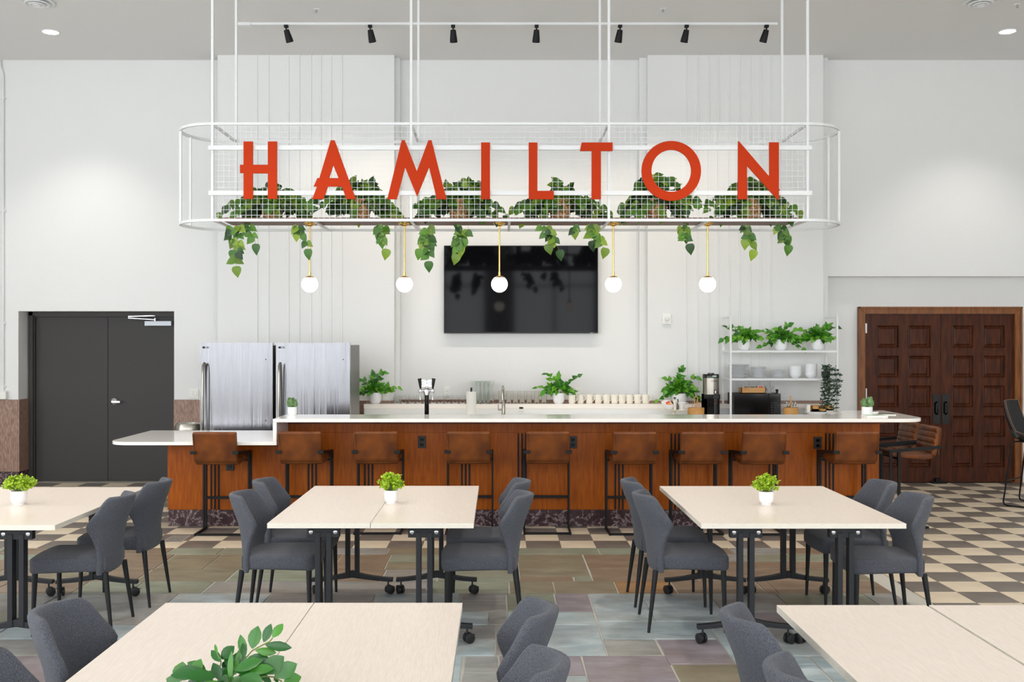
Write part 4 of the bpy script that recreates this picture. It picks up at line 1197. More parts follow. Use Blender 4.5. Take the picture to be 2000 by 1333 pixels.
# ================================================================= DINING CHAIRS
def interp(tab, z):
    for (z0, *a), (z1, *b_) in zip(tab, tab[1:]):
        if z <= z1:
            u = (z - z0) / (z1 - z0); return [p + (q_ - p) * u for p, q_ in zip(a, b_)]
    return list(tab[-1][1:])
def make_chair(label):
    """faces +x; origin on the floor between the rear leg tips"""
    t = thing('dining_chair', label, 'chair', group='grey upholstered dining chairs')
    tab = [(.365, .028, .205, .030), (.45, .022, .195, .035), (.52, .012, .192, .055), (.58, .0, .205, .090), (.63, -.012, .226, .128), (.66, -.02, .236, .140), (.69, -.032, .230, .138), (.74, -.052, .210, .122), (.79, -.068, .190, .108), (.828, -.082, .172, .095)]
    zs = [.365, .40, .45, .49, .52, .55, .58, .61, .635, .66, .685, .71, .74, .77, .80, .815, .824, .828]
    NU = 12; rings = []
    for z in zs:
        xr, hw, wp = interp(tab, z)
        th = .046
        shr = 1.0
        if z > .81: th *= {.815: .92, .824: .7, .828: .35}.get(z, 1); hw -= {.815: .002, .824: .007, .828: .014}.get(z, 0)
        if z < .37: th *= .8
        out, inn = [], []
        for i in range(NU + 1):
            u = -1 + 2 * i / NU
            bx = xr + wp * abs(u) ** 2.1
            slope = wp * 2.1 * abs(u) ** 1.1 * (1 if u > 0 else -1) / hw
            nrm = Vector((1, -slope)).normalized()
            tk = th * (1 - .25 * abs(u) ** 4)
            cx_, cy_ = bx, hw * u
            off = .023 - tk / 2
            out.append((cx_ + nrm.x * off, cy_ + nrm.y * off, z)); inn.append((cx_ + nrm.x * (off + tk), cy_ + nrm.y * (off + tk), z))
        def rim(a, b_, ed):
            m = [(a[0] + (b_[0] - a[0]) * .5, a[1] + (b_[1] - a[1]) * .5)]
            dx, dy = ed
            r2 = math.hypot(b_[0] - a[0], b_[1] - a[1]) * .42
            res = []
            for k2 in (1, 2, 3):
                an = PI * k2 / 4
                cxm, cym = m[0]
                res.append((cxm + (a[0] - cxm) * math.cos(an) + dx * r2 * math.sin(an), cym + (a[1] - cym) * math.cos(an) + dy * r2 * math.sin(an), z))
            return res
        e1 = Vector((out[-1][0] - out[-2][0], out[-1][1] - out[-2][1])).normalized()
        e0 = Vector((out[0][0] - out[1][0], out[0][1] - out[1][1])).normalized()
        rings.append(out + rim(out[-1], inn[-1], e1) + inn[::-1] + rim(inn[0], out[0], e0))
    MB().ring_stack(rings).build('backrest', M['fabric'], t, smooth=70)
    outl = []
    for (x, y) in ((.045, -.178), (.16, -.205), (.30, -.218), (.42, -.222)): outl.append((x, y))
    for k in range(1, 7): a = -PI / 2 + PI / 2 * k / 6; outl.append((.445 + .052 * math.cos(a), -.172 + .052 * math.sin(a)))
    outl += [(.506, -.08), (.51, 0)]
    outl = outl + [(x, -y) for x, y in reversed(outl[:-1])]
    seat = MB().slab(outl, .372, .472, .022, .014)
    # slightly hollow the lower front like the photo's apron
    seat.v = [(x, y, z + (.012 * (1 - ((x - .27) / .25) ** 2) * (1 if z < .40 else 0) if abs(x - .27) < .25 else 0)) for x, y, z in seat.v]
    seat.build('seat', M['fabric'], t, smooth=60)
    for s_ in (-1, 1):
        MB().tube([(0.0, s_ * .205, 0), (.048, s_ * .175, .375)], [.009, .0175], 12).build('leg', M['chair_leg'], t, smooth=50)
        MB().tube([(.470, s_ * .205, 0), (.462, s_ * .188, .378)], [.009, .0175], 12).build('leg', M['chair_leg'], t, smooth=50)
    return t
chairs = [
 (-1.63, 6.30, 0, 'grey chair showing seat and inner back at the fridge side of the middle plant table'),
 (-1.63, 6.88, 0, 'grey chair behind another one at the fridge side of the middle plant table'),
 (.145, 6.28, PI, 'grey chair on the aisle side of the middle plant table, closer to us'),
 (.145, 6.86, PI, 'grey chair on the aisle side of the middle plant table, closer to the bar'),
 (.915, 6.30, 0, 'grey chair seen from behind across the aisle, closer to us, all legs in view'),
 (.912, 6.88, 0, 'grey chair seen from behind across the aisle, closer to the bar, partly covered'),
 (2.62, 6.20, PI, 'grey chair beside the checkered floor, closer to us, showing its whole back'),
 (2.63, 6.79, PI, 'grey chair beside the checkered floor, closer to the bar, its seat under the table'),
 (-2.36, 6.24, PI + .05, 'grey chair turned away at the table by the grey doors, closer to us'),
 (-2.34, 6.87, PI, 'grey chair turned away at the table by the grey doors, just before the bar end'),
 (-1.60, 3.57, 0, 'large grey chair back beside the front-row sprig plant table, fully in the photo'),
 (-1.60, 2.97, 0, 'grey chair back cut by the photo corner beside the front-row sprig plant table'),
 (.14, 3.59, PI, 'grey front-row chair in the aisle with a curved back, the upper of two'),
 (.14, 3.00, PI, 'grey front-row chair in the aisle cut by the bottom edge, the lower of two'),
 (.855, 3.51, 0, 'grey front-row chair tucked at the exposed table corner, the upper of two'),
 (.855, 2.93, 0, 'grey front-row chair tucked at the exposed table corner, cut by the bottom edge')]
ch0 = None
for (x, y, rz, lb) in chairs:
    if ch0 is None: ch0 = make_chair(lb); ch0.location = (x, y, 0); ch0.rotation_euler = (0, 0, rz)
    else: dup(ch0, (x, y, 0), rz, lb)

# ================================================================= SHELF RACK
RX0, RX1, RY0, RY1 = X(1427, 11.68), X(1635, 11.68), 11.68, 12.08
rk = thing('shelf_rack', 'open white metal shelf rack with two shelves on the back counter', 'shelf rack', (RX0, RY0, CZ))
zt_ = Z(618.5, RY0) - CZ; zs1 = Z(687, RY0) - CZ; zs2 = Z(741, RY0) - CZ - .004
wR, dR, q = RX1 - RX0, RY1 - RY0, .011
for x in (0, wR):
    for y in (0, dR): MB().box(x - q, y - q, 0 if y < .2 else .1301, x + q, y + q, zt_).build('post', M['white_metal'], rk)
    MB().box(x - q, q, zt_ - .02, x + q, dR - q, zt_).build('top_rail', M['white_metal'], rk)
    for z in (zs1, zs2): MB().box(x - q, q, z - .01, x + q, dR - q, z + .01).build('side_rail', M['white_metal'], rk)
for z in (zs1, zs2): MB().box(q, -.008, z - .012, wR - q, dR - q, z + .012).build('shelf', M['white_metal'], rk, bevel=.002)
ZS1, ZS2 = CZ + zs1 + .012, CZ + zs2 + .012

POT = [(.62, 0), (.66, .04), (.78, .055), (.92, .22), (1.0, .42), (1.0, 1.0), (.93, 1.0), (.92, .86), (.001, .86)]
def pot(t, r, h_, m=None, name='pot'):
    return MB().lathe([(r * a, h_ * b_) for a, b_ in POT], n=28).build(name, m or M['ceramic'], t, smooth=45)

def leafy(label, loc, r, h_, spread, height, n, seed, group, size=(.062, .09), up=1.0, arms=()):
    rn = random.Random(seed)
    t = thing('potted_plant', label, 'potted plant', loc, 0, group)
    pot(t, r, h_)
    MB().lathe([(.001, h_ * .86), (r * .9, h_ * .86), (r * .9, h_ * .9), (.001, h_ * .9)], n=16).build('soil', M['soil'], t)
    st = MB(); k = 0; n = int(n * 1.6)
    stems = []
    for i in range(n):
        a = rn.uniform(0, 2 * PI); rad = rn.random() ** .6
        stems.append((spread * rad * math.cos(a), spread * .42 * rad * math.sin(a), h_ + height * (1 - .75 * rad) * rn.uniform(.35, 1.0) - .02 * rad))
    for (ax_, az_) in arms: stems.append((ax_, rn.uniform(-.03, .03), az_))
    for (ex, ey, ez) in stems:
        e = Vector((ex, ey, ez)); c0 = Vector((ex * .1, ey * .1, h_ * .88)); mid = Vector((ex * .45, ey * .45, h_ + (ez - h_) * .7 + .04))
        pts = [c0 * (1 - u) ** 2 + mid * 2 * u * (1 - u) + e * u * u for u in (0, .25, .5, .75, 1)]
        st.tube(pts, .0018, 4)
        for j, p in enumerate(pts[2:]):
            d = (pts[j + 2] - pts[j + 1]).normalized()
            for s_ in ((-1, 1) if j < 2 else (0,)):
                add_leaf(t, LM_green, p, d + Vector((s_ * rn.uniform(.4, 1), rn.uniform(-.6, .3), rn.uniform(-.8, .4))), (rn.uniform(-.5, .5), -.8, rn.uniform(.2, 1.2)), rn.uniform(*size))
    st.build('stems', M['stem'], t)
    return t
gL = 'leafy plants in white pots on the back ledge'; gR = 'leafy plants in white pots on the shelf rack'
D = 12.03
leafy('leafy green plant in a white pot on the ledge beside the second fridge', (X(733, D), D, LZ), .072, .135, .20, .18, 17, 1, gL, arms=[(.27, .20), (.10, .37), (-.02, .34), (-.17, .28)])
leafy('leafy green plant in a white pot on the ledge between tumblers and mugs', (X(1091, D), D, LZ), .070, .130, .18, .18, 17, 2, gL, arms=[(.23, .33), (-.15, .36), (0, .32), (-.26, .19)])
leafy('leafy green plant in a white pot behind the cake stand and coffee things', (X(1327, 12.02), 12.02, LZ), .09, .125, .20, .22, 20, 3, gL, arms=[(.03, .42), (.20, .32), (-.15, .30), (-.26, .05), (.28, .06)])
leafy('leafy potted plant on the top shelf at the coffee dispenser end', (X(1453, 11.85), 11.85, ZS1), .072, .130, .20, .15, 17, 4, gR, arms=[(-.20, .27), (-.02, .25), (.15, .22), (-.25, .14)])
leafy('leafy plant in a white pot in the middle of the top shelf', (X(1525, 11.85), 11.85, ZS1), .072, .130, .22, .13, 17, 5, gR, arms=[(.10, .30), (-.20, .22), (-.22, .05), (.25, .03), (-.04, .25)])
leafy('leafy potted plant on the top shelf at the mahogany door end', (X(1597, 11.85), 11.85, ZS1), .072, .130, .20, .15, 17, 6, gR, arms=[(.22, .28), (-.24, .26), (.15, .30), (-.20, .12)])
# dark trailing plant at the shelf end
t = thing('trailing_plant', 'dark small-leaved trailing plant spilling from the end of the plate shelf', 'potted plant', (X(1613, 11.74), 11.74, ZS2))
pot(t, .05, .08, M['black_matte'])
rn = random.Random(8); sp = []; st = MB()
for i in range(34):
    ex = rn.uniform(-.075, .14); ln_ = rn.uniform(.10, .55) * (1 - abs(ex) * 1.2); yy = -.085 - rn.uniform(0, .05)
    pts = [Vector((ex * .3, -.01, .08)), Vector((ex * .8, yy * .6, .11 + rn.uniform(-.01, .05))), Vector((ex, yy, .05))]
    m_ = int(ln_ / .045)
    jz = rn.uniform(0, .045)
    for k in range(m_): pts.append(Vector((ex + rn.uniform(-.018, .018) - .05 * (k / 12), yy + rn.uniform(-.008, .008), .05 - jz - .045 * (k + 1) + rn.uniform(-.01, .01))))
    st.tube(pts, .0012, 3)
    for p in pts[1:]:
        for s_ in (-1, 1): sp.append((p, (s_ * rn.uniform(.4, 1), rn.uniform(-.5, .2), rn.uniform(-.8, .5)), (rn.uniform(-.4, .4), -1, rn.uniform(-.2, .8)), rn.uniform(.020, .034)))
joined_leaves(sp, OVAL, M['dark_foliage'], 'foliage', t); st.build('stems', M['dark_foliage'], t)

# plates and bowls
def plate_mesh(r): 
    o = MB().lathe([(r * .55, 0), (r * .62, .002), (r * .97, .011), (r, .014), (r * .97, .0155), (r * .60, .006), (.001, .006)], n=32).build('plate', M['plate'], None, smooth=50)
    me = o.data; bpy.data.objects.remove(o); return me
def bowl_mesh(r, h_):
    o = MB().lathe([(r * .45, 0), (r * .48, .004), (r * .80, h_ * .25), (r * .97, h_ * .6), (r, h_), (r * .95, h_), (r * .90, h_ * .6), (r * .7, h_ * .28), (.001, h_ * .12)], n=32).build('bowl', M['plate'], None, smooth=50)
    me = o.data; bpy.data.objects.remove(o); return me
ORD = ['topmost', 'second from the top', 'third from the top', 'fourth from the top', 'fifth from the top', 'sixth from the top', 'seventh from the top', 'eighth from the top', 'ninth from the top', 'tenth from the top', 'eleventh from the top', 'twelfth from the top']
def stack(kind, me, n, dz, px, y, desc, grp):
    for k in range(n):
        i_ = n - 1 - k
        nm = ORD[i_] if not (i_ == n - 1 and n > 2) else 'bottom one'
        o = inst(kind, me, None, (X(px, y), y, ZS2 + k * dz)); tag(o, 'white %s, %s in %s' % (kind, nm, desc), kind, grp)
stack('plate', plate_mesh(.127), 11, .0145, 1442, 11.87, 'the widest stack of plates on the rack', 'large white plates on the shelf')
stack('plate', plate_mesh(.094), 9, .0145, 1482, 11.85, 'the middle stack of small plates', 'small white plates on the shelf')
stack('plate', plate_mesh(.092), 6, .0155, 1519.5, 11.85, 'the lowest stack of plates beside the bowls', 'low stack of white plates')
stack('bowl', bowl_mesh(.072, .066), 4, .026, 1553, 11.85, 'the shorter bowl stack on the rack', 'short stack of bowls')
stack('bowl', bowl_mesh(.072, .066), 5, .026, 1584, 11.85, 'the taller bowl stack on the rack', 'tall stack of bowls')

# microwave and things on it
t = thing('microwave', 'black countertop microwave under the shelf rack', 'microwave', (X(1434, 11.72), 11.72, CZ))
mw, mh = X(1525, 11.72) - X(1434, 11.72), Z(769.5, 11.72) - CZ
MB().box(0, .012, .012, mw, .34, mh).build('body', M['black_matte'], t, bevel=.004)
MB().box(0, 0, .014, mw * .74, .012, mh - .002).build('door', M['black_gloss'], t, bevel=.003)
cp = MB().box(mw * .745, 0, .014, mw, .012, mh - .002).build('control_panel', M['black_gloss'], t, bevel=.003)
for r_ in range(5):
    for c_ in range(3): MB().box(mw * .79 + c_ * .033, -.0015, .04 + r_ * .028, mw * .79 + c_ * .033 + .022, .0, .04 + r_ * .028 + .016).build('button', M['black_matte'], cp)
MB().box(.02, .05, 0, .05, .3, .012).box(mw - .05, .05, 0, mw - .02, .3, .012).build('feet', M['black_matte'], t)
MZ = CZ + mh
t = thing('tea_tray', 'open bamboo tray on the microwave filled with tea boxes', 'tray', (X(1469, 11.85), 11.85, MZ))
a, h_ = .145, .068
MB().box(-a, -.07, 0, a, .07, .008).box(-a, -.07, 0, a, -.062, h_).box(-a, .062, 0, a, .07, h_).box(-a, -.07, 0, -a + .008, .07, h_).box(a - .008, -.07, 0, a, .07, h_).build('tray_box', M['bamboo'], t)
for k, (x, lb, mk) in enumerate(((-.085, 'white tea box in the bamboo tray nearest the shelf post', 'paper'), (-.005, 'white tea box in the middle of the bamboo tray', 'paper'), (.085, 'white and red tea box at the dripper end of the bamboo tray', 'red_print'))):
    q_ = thing('tea_box', lb, 'box', (X(1469, 11.85) + x, 11.85, MZ + .008), group='tea boxes in the bamboo tray')
    MB().box(-.034, -.055, 0, .034, .055, .082).build('carton', M['paper'], q_, bevel=.001)
    MB().box(-.030, -.0565, .058, .030, -.0545, .078).build('printed_band', M['red_print'] if k == 2 else M['logo_ink'], q_)
def dripper(t, m, s_=1.0):
    MB().lathe([(.040 * s_, 0), (.042 * s_, .006), (.012, .008), (.014, .022 * s_), (.024 * s_, .03 * s_), (.058 * s_, .095 * s_), (.053 * s_, .095 * s_), (.018 * s_, .034 * s_), (.001, .034 * s_)], n=28).build('cone', m, t, smooth=40)
t = thing('coffee_dripper', 'clear glass coffee dripper standing on the microwave', 'coffee dripper', (X(1502, 11.85), 11.85, MZ)); dripper(t, M['glass'])
t = thing('jar_stopper', 'small dark knob stopper behind the glass dripper on the microwave', 'stopper', (X(1517.5, 11.9), 11.9, MZ))
MB().lathe([(.02, 0), (.012, .01), (.012, .018), (.018, .026), (.02, .034), (.012, .042), (.001, .044)], n=18).build('knob', M['black_matte'], t, smooth=50)

# cutlery holder
t = thing('cutlery_holder', 'round bamboo holder with cutlery and a wooden stick beside the microwave', 'cutlery holder', (X(1544.5, 11.68), 11.68, CZ))
r_ = .087
MB().lathe([(r_, 0), (r_, .108), (r_ - .007, .108), (r_ - .007, .008), (.001, .008)], n=32).build('bamboo_bowl', M['bamboo'], t, smooth=40)
rn = random.Random(4)
for k in range(11):
    x, y = rn.uniform(-.065, .055), rn.uniform(-.04, .05); h2 = rn.uniform(.15, .19); ln_ = rn.uniform(-.02, .02)
    MB().tube([(x * .7, y * .7, .01), (x + ln_, y, h2 - .03)], .003, 5).lathe([(.002, -.03), (.009, -.015), (.010, 0), (.006, .012), (.001, .014)], (x + ln_, y, h2 - .02), n=8, sy=.4).build('spoon', M['nickel'], t, smooth=50)
MB().box(-.012, -.01, .01, .004, .0, .245).build('wooden_stick', M['bamboo'], t, bevel=.002)
# napkin tray
t = thing('white_platter', 'low oval white platter holding the wooden napkin box', 'platter', (X(1597, 11.70), 11.70, CZ))
MB().lathe([(.08, 0), (.09, .004), (.155, .055), (.16, .058), (.155, .061), (.001, .050)], n=36, sy=.7).build('dish', M['plate'], t, smooth=50)
t = thing('napkin_box', 'open wooden box with dividers on the white platter beneath the trailing plant', 'wooden box', (X(1604, 11.70), 11.70, CZ + .062))
MB().box(-.128, -.06, 0, .128, .06, .008).box(-.128, -.06, 0, .128, -.052, .03).box(-.128, .052, 0, .128, .06, .068).box(-.128, -.06, 0, -.12, .06, .068).box(.12, -.06, 0, .128, .06, .068).box(-.05, -.06, 0, -.042, .06, .066).box(.035, -.06, 0, .043, .06, .066).box(-.128, -.06, 0, -.045, -.052, .066).box(.04, -.06, 0, .128, -.052, .066).build('divider_box', M['bamboo'], t)
t = thing('napkin_pile', 'upright pile of white napkins beside the wooden box on the platter', 'napkins', (X(1579, 11.66), 11.70, CZ + .055))
MB().box(-.02, -.05, 0, .02, .05, .085).build('napkins', M['paper'], t, bevel=.003)

# coffee dispenser
D = 11.70
t = thing('coffee_dispenser', 'tall stainless and black coffee dispenser with small display', 'coffee dispenser', (X(1392, D), D + .1, CZ))
r_ = (X(1408, D) - X(1376, D)) / 2 * .98
h1 = Z(771, D) - CZ; h2 = Z(739, D) - CZ; h3 = Z(731.5, D) - CZ
MB().lathe([(r_, h1), (r_, h2)], n=32).build('steel_cylinder', M['nickel'], t, smooth=40)
MB().lathe([(r_ * 1.02, h2), (r_ * 1.03, h3 - .008), (r_ * .98, h3), (r_ * .4, h3), (r_ * .4, h3 + .012), (.001, h3 + .012)], n=32).build('lid', M['black_gloss'], t, smooth=40)
MB().box(-r_ * .98, -r_ * .5, 0, -r_ * .55, r_, h1).box(r_ * .70, -r_ * .6, 0, r_ * .98, r_, h1).box(-r_ * .98, -r_ * .5, 0, r_ * .35, r_, h1).box(-r_ * .98, -r_, h1 - .055, r_ * .98, r_, h1).box(-r_, -r_, 0, r_, r_, .015).build('stand', M['black_gloss'], t, bevel=.003)
MB().box(-.002, -r_ * 1.06, h2 + .012, .045, -r_ * .9, h2 + .032).build('display', M['lcd'], t)
MB().box(.018, -r_ * 1.06, h1 + .004, .044, -r_ * .9, h1 + .056).box(.0, -r_ * 1.25, h1 - .05, .07, -r_ * .8, h1 - .006).build('tap', M['black_matte'], t, bevel=.003)
MB().box(.026, -r_ * 1.10, h1 + .012, .036, -r_ * 1.05, h1 + .045).build('tap_lever', M['chrome'], t)
text_part('lettering', 'LUXUS', .026, M['black_matte'], t, (.022, -r_ - .001, h2 - .036))

# wooden caddy with sticks
D = 11.68
t = thing('stirrer_caddy', 'oval bamboo caddy with loop handle full of wooden stirrers and packets', 'caddy', (X(1359.5, D), D, CZ))
r_ = .097
MB().lathe([(r_, 0), (r_, .105), (r_ - .006, .105), (r_ - .006, .008), (.001, .008)], n=32, sy=.75).build('caddy_body', M['bamboo'], t, smooth=40)
MB().tube([(-.002, 0, .01), (-.004, 0, .12), (-.022, 0, .19), (-.020, 0, .225), (0, 0, .240), (.018, 0, .225), (.018, 0, .19), (.004, 0, .12), (.002, 0, .01)], .006, 8).build('loop_handle', M['bamboo'], t, smooth=60)
rn = random.Random(6)
b = MB()
for k in range(26):
    x = -.05 + .125 * rn.random(); y = rn.uniform(-.03, .045); b.bar((x * .9, y, .02), (x, y, .145 + rn.uniform(0, .025) - (.02 if x < -.03 else 0)), .006, .0015, up=(0, 1, 0))
b.build('stirrers', mat('birch_stick', srgb(222, 184, 150), .6), t)['kind'] = 'stuff'

# cake stand group
D = 11.66; CX0 = X(1316, D)
t = thing('cake_stand', 'round white pedestal stand beside the caddy, carrying bowl and dripper', 'cake stand', (CX0, D, CZ))
MB().lathe([(.07, 0), (.072, .006), (.025, .012), (.022, .055), (.03, .068), (.145, .075), (.158, .082), (.158, .086), (.001, .083)], n=40).build('stand', M['cream_ceramic'], t, smooth=50)
SZ = CZ + .084
t = thing('sugar_bowl', 'small white bowl of sachets on the cake stand', 'bowl', (X(1305.5, D), D - .02, SZ))
MB().lathe([(.028, 0), (.045, .01), (.060, .045), (.062, .06), (.057, .06), (.05, .035), (.001, .012)], n=28).build('bowl_body', M['ceramic'], t, smooth=50)
for k, (x, ag, lb, mk) in enumerate(((-.035, .35, 'grey-white tea sachet leaning out of the bowl, outermost', 'paper'), (-.015, .45, 'white tea sachet behind the red sachet in the bowl', 'paper'), (.01, .45, 'red and orange tea sachet standing in the white bowl', 'paper'))):
    q_ = thing('tea_sachet', lb, 'sachet', (X(1305.5, D) + x, D - .02 - .012 * k + .01, SZ + .045), group='sachets in the bowl')
    q_.rotation_euler = (-.15, ag * -1, 0)
    MB().box(-.032, -.001, -.02, .032, .001, .065).build('envelope', M['paper'], q_)
    if k == 2:
        MB().box(-.026, -.0022, .034, .024, -.001, .058).build('printed_band', M['red_print'], q_)
        MB().box(-.026, -.0022, -.004, .024, -.001, .034).build('printed_panel', M['orange_print'], q_)
t = thing('pepper_mill', 'slim cream pepper mill with black cap in the middle of the cake stand', 'pepper mill', (X(1317.5, D), D - .01, SZ))
MB().lathe([(.017, 0), (.018, .02), (.013, .045), (.014, .08), (.020, .10), (.018, .118), (.008, .122)], n=20).build('mill_body', M['cream_ceramic'], t, smooth=50)
MB().lathe([(.008, .121), (.007, .132), (.018, .138), (.018, .143), (.001, .145)], n=18).build('cap', M['black_matte'], t, smooth=50)
t = thing('milk_frother', 'small dark steel pitcher behind the pepper mill on the cake stand', 'pitcher', (X(1322, D), D + .055, SZ))
MB().lathe([(.034, 0), (.036, .004), (.034, .06), (.028, .12), (.024, .12), (.03, .06), (.001, .01)], n=24).build('pitcher_body', M['nickel'], t, smooth=50)
t = thing('ceramic_dripper', 'white ceramic coffee dripper with side handle on the cake stand', 'coffee dripper', (X(1331, D), D - .03, SZ)); dripper(t, M['ceramic'], .92)
MB().tube([(.045, 0, .075), (.065, 0, .082), (.074, 0, .066), (.062, 0, .048), (.036, 0, .05)], .004, 8).build('handle', M['ceramic'], t, smooth=60)

# ---- glassware on the ledge
def tpl(name, lb, cat, grp, parts):
    t = thing(name, lb, cat, (0, 0, 0), 0, grp)
    for nm, mb, m, sm_ in parts: mb.build(nm, m, t, smooth=sm_)
    return t
ords = ['first', 'second', 'third', 'fourth', 'fifth', 'sixth', 'seventh', 'eighth', 'ninth', 'tenth']
g0 = None
for k, px in enumerate((774.5, 789, 804, 818, 832, 846.6, 860.5, 874.5, 888.8, 903)):
    D = 12.12; lb = 'stemless wine glass on the ledge, %s of the row from the fridges' % ords[k]; loc = (X(px, D), D, LZ)
    if g0 is None:
        o = MB().lathe([(.022, 0), (.024, .002), (.036, .018), (.040, .042), (.035, .075), (.028, .098), (.0265, .098), (.033, .074), (.0375, .042), (.034, .021), (.001, .008)], n=24).build('stemless_glass', M['glass'], None, smooth=60)
        o.location = loc; tag(o, lb, 'glass', 'stemless glasses on the ledge'); g0 = o
    else: dup(g0, loc, None, lb)
g0 = None
for k, (px, D) in enumerate(((925.5, 12.10), (941.5, 12.06), (957.5, 12.10), (934, 12.20), (950, 12.20))):
    s_ = 1; lb = ['hourglass glass carafe next to the paper towel roll', 'hourglass glass carafe in the middle front of the cluster', 'hourglass glass carafe of the cluster nearest the tap', 'hourglass glass carafe in the rear row on the paper-towel side', 'hourglass glass carafe in the rear row on the faucet side'][k]; loc = (X(px, D), D, LZ)
    if g0 is None:
        o = MB().lathe([(.040, 0), (.044, .004), (.046, .06), (.040, .11), (.026, .155), (.024, .18), (.036, .235), (.048, .272), (.0465, .272), (.034, .234), (.0225, .18), (.0245, .155), (.038, .11), (.044, .06), (.041, .010), (.001, .008)], n=28).build('glass_carafe', M['glass_green'], None, smooth=60)
        o.location = loc; tag(o, lb, 'carafe', 'glass carafes on the ledge'); g0 = o
    else: dup(g0, loc, None, lb)
g0 = None
for k, px in enumerate((979, 993.6, 1006.8, 1020, 1033.5, 1048.2, 1062.5)):
    D = 12.10; lb = 'ribbed smoky tumbler, %s of the row counting from the faucet' % ords[k]; loc = (X(px, D), D, LZ)
    if g0 is None:
        o = MB().lathe([(.028, 0), (.030, .002), (.033, .152), (.031, .152), (.0285, .012), (.001, .010)], n=48, flute=.03, nf=16).build('tumbler', M['glass_smoke'], None, smooth=60)
        o.location = loc; tag(o, lb, 'tumbler', 'ribbed tumblers on the ledge'); g0 = o
    else: dup(g0, loc, None, lb)
m0 = None
for k, px in enumerate((1117, 1133.5, 1151, 1168.5, 1184.6, 1200, 1214.8, 1229.7, 1245, 1261)):
    D = 12.10 if k else 12.02; lb = 'cream mug on the ledge, %s of ten counting from the plant' % ords[k]; loc = (X(px, D), D, LZ)
    if m0 is None:
        m0 = tpl('mug', lb, 'mug', 'cream mugs in a row on the ledge', [
            ('mug_body', MB().lathe([(.033, 0), (.038, .004), (.040, .03), (.041, .108), (.0375, .108), (.0365, .03), (.001, .012)], n=28), M['cream_ceramic'], 50),
            ('handle', MB().tube([(.037, 0, .092), (.056, 0, .094), (.066, 0, .08), (.064, 0, .055), (.05, 0, .035), (.036, 0, .026)], .0048, 8), M['cream_ceramic'], 60)])
        m0.location = loc
    else: dup(m0, loc, -.35 + .03 * (k % 3), lb)

# paper towel, faucet, soap
t = thing('paper_towel_holder', 'roll of white paper towel on an upright holder', 'paper towel', (X(920.5, 11.68), 11.68, CZ))
MB().lathe([(.058, .012), (.058, .292), (.020, .292), (.020, .28)], n=32).build('towel_roll', M['paper'], t, smooth=40)
MB().lathe([(.065, 0), (.065, .010), (.008, .012), (.008, .30), (.011, .302), (.012, .335), (.006, .342), (.001, .342)], n=20).build('holder', M['black_matte'], t, smooth=40)
t = thing('faucet', 'brushed steel gooseneck kitchen faucet with side lever', 'faucet', (X(983.5, 11.75), 11.75, CZ))
MB().lathe([(.03, 0), (.03, .006), (.022, .012), (.020, .16), (.017, .165)], n=24).build('faucet_body', M['nickel'], t, smooth=40)
MB().tube([(0, 0, .16), (-.004, -.0, .30), (-.006, -.01, .335), (-.008, -.045, .355), (-.010, -.09, .340), (-.012, -.11, .30), (-.012, -.115, .27)], .0125, 12).build('gooseneck', M['nickel'], t, smooth=60)
MB().tube([(-.012, -.115, .275), (-.012, -.118, .20)], [.013, .017], 14).build('spray_head', M['nickel'], t, smooth=50)
MB().tube([(-.015, 0, .075), (-.06, 0, .075)], .010, 10).tube([(-.060, 0, .07), (-.064, 0, .135)], .006, 8).build('lever', M['nickel'], t, smooth=50)
t = thing('soap_pump', 'short black-topped soap dispenser beside the faucet', 'soap dispenser', (X(1018, 11.68), 11.68, CZ))
MB().lathe([(.022, 0), (.024, .004), (.024, .07), (.012, .085), (.010, .092)], n=20).build('bottle', M['glass'], t, smooth=50)
MB().lathe([(.010, .09), (.024, .094), (.026, .104), (.02, .112), (.001, .114)], n=20).build('pump_top', M['black_matte'], t, smooth=50)

# beer tap tower
D = 10.10
t = thing('beer_tap', 'chrome beer tap tower with two black handles rising behind the bar', 'beer tap', (X(833.5, D), D, .90))
zc = Z(763.5, D) - .90
MB().lathe([(.055, 0), (.055, .01), (.024, .016), (.022, zc - .06), (.028, zc - .03), (.030, zc - .01)], n=24).build('column', M['black_gloss'], t, smooth=50)
MB().lathe([(.030, zc - .045), (.034, zc - .01), (.036, zc + .012), (.022, zc + .028), (.001, zc + .03)], n=24).tube([(-.062, 0, zc), (.062, 0, zc)], .014, 12).build('tower_head', M['chrome'], t, smooth=50)
for s_ in (-1, 1):
    x = s_ * .062
    tp = MB().lathe([(.001, zc - .026), (.018, zc - .020), (.021, zc), (.016, zc + .018), (.008, zc + .024)], (x, -.01, 0), n=16).tube([(x, -.02, zc), (x + s_ * .002, -.045, zc - .03), (x, -.05, zc - .09)], .006, 10).build('tap_spout', M['chrome'], t, smooth=50)
    MB().tube([(x, -.01, zc + .022), (x + s_ * .002, -.012, zc + .05), (x + s_ * .010, -.018, zc + .125)], [.009, .013, .020], 12).build('tap_handle', M['black_gloss'], t, smooth=50)
    bd = MB().ring_stack([[(x * .52 + rr2 * math.cos(a * PI / 12), y2, zc + .075 + rr2 * math.sin(a * PI / 12)) for a in range(24)] for rr2, y2 in ((.036, -.004), (.036, -.014), (.030, -.014), (.030, -.010))]).build('badge', M['chrome'], t, smooth=40)
    MB().ring_stack([[(x * .52 + rr2 * math.cos(a * PI / 12), y2, zc + .075 + rr2 * math.sin(a * PI / 12)) for a in range(24)] for rr2, y2 in ((.029, -.008), (.029, -.0125), (.002, -.0125))]).build('badge_face', M['plate'], bd)
MB().tube([(0, 0, zc + .02), (0, 0, zc + .06)], .005, 8).build('badge_post', M['chrome'], t)

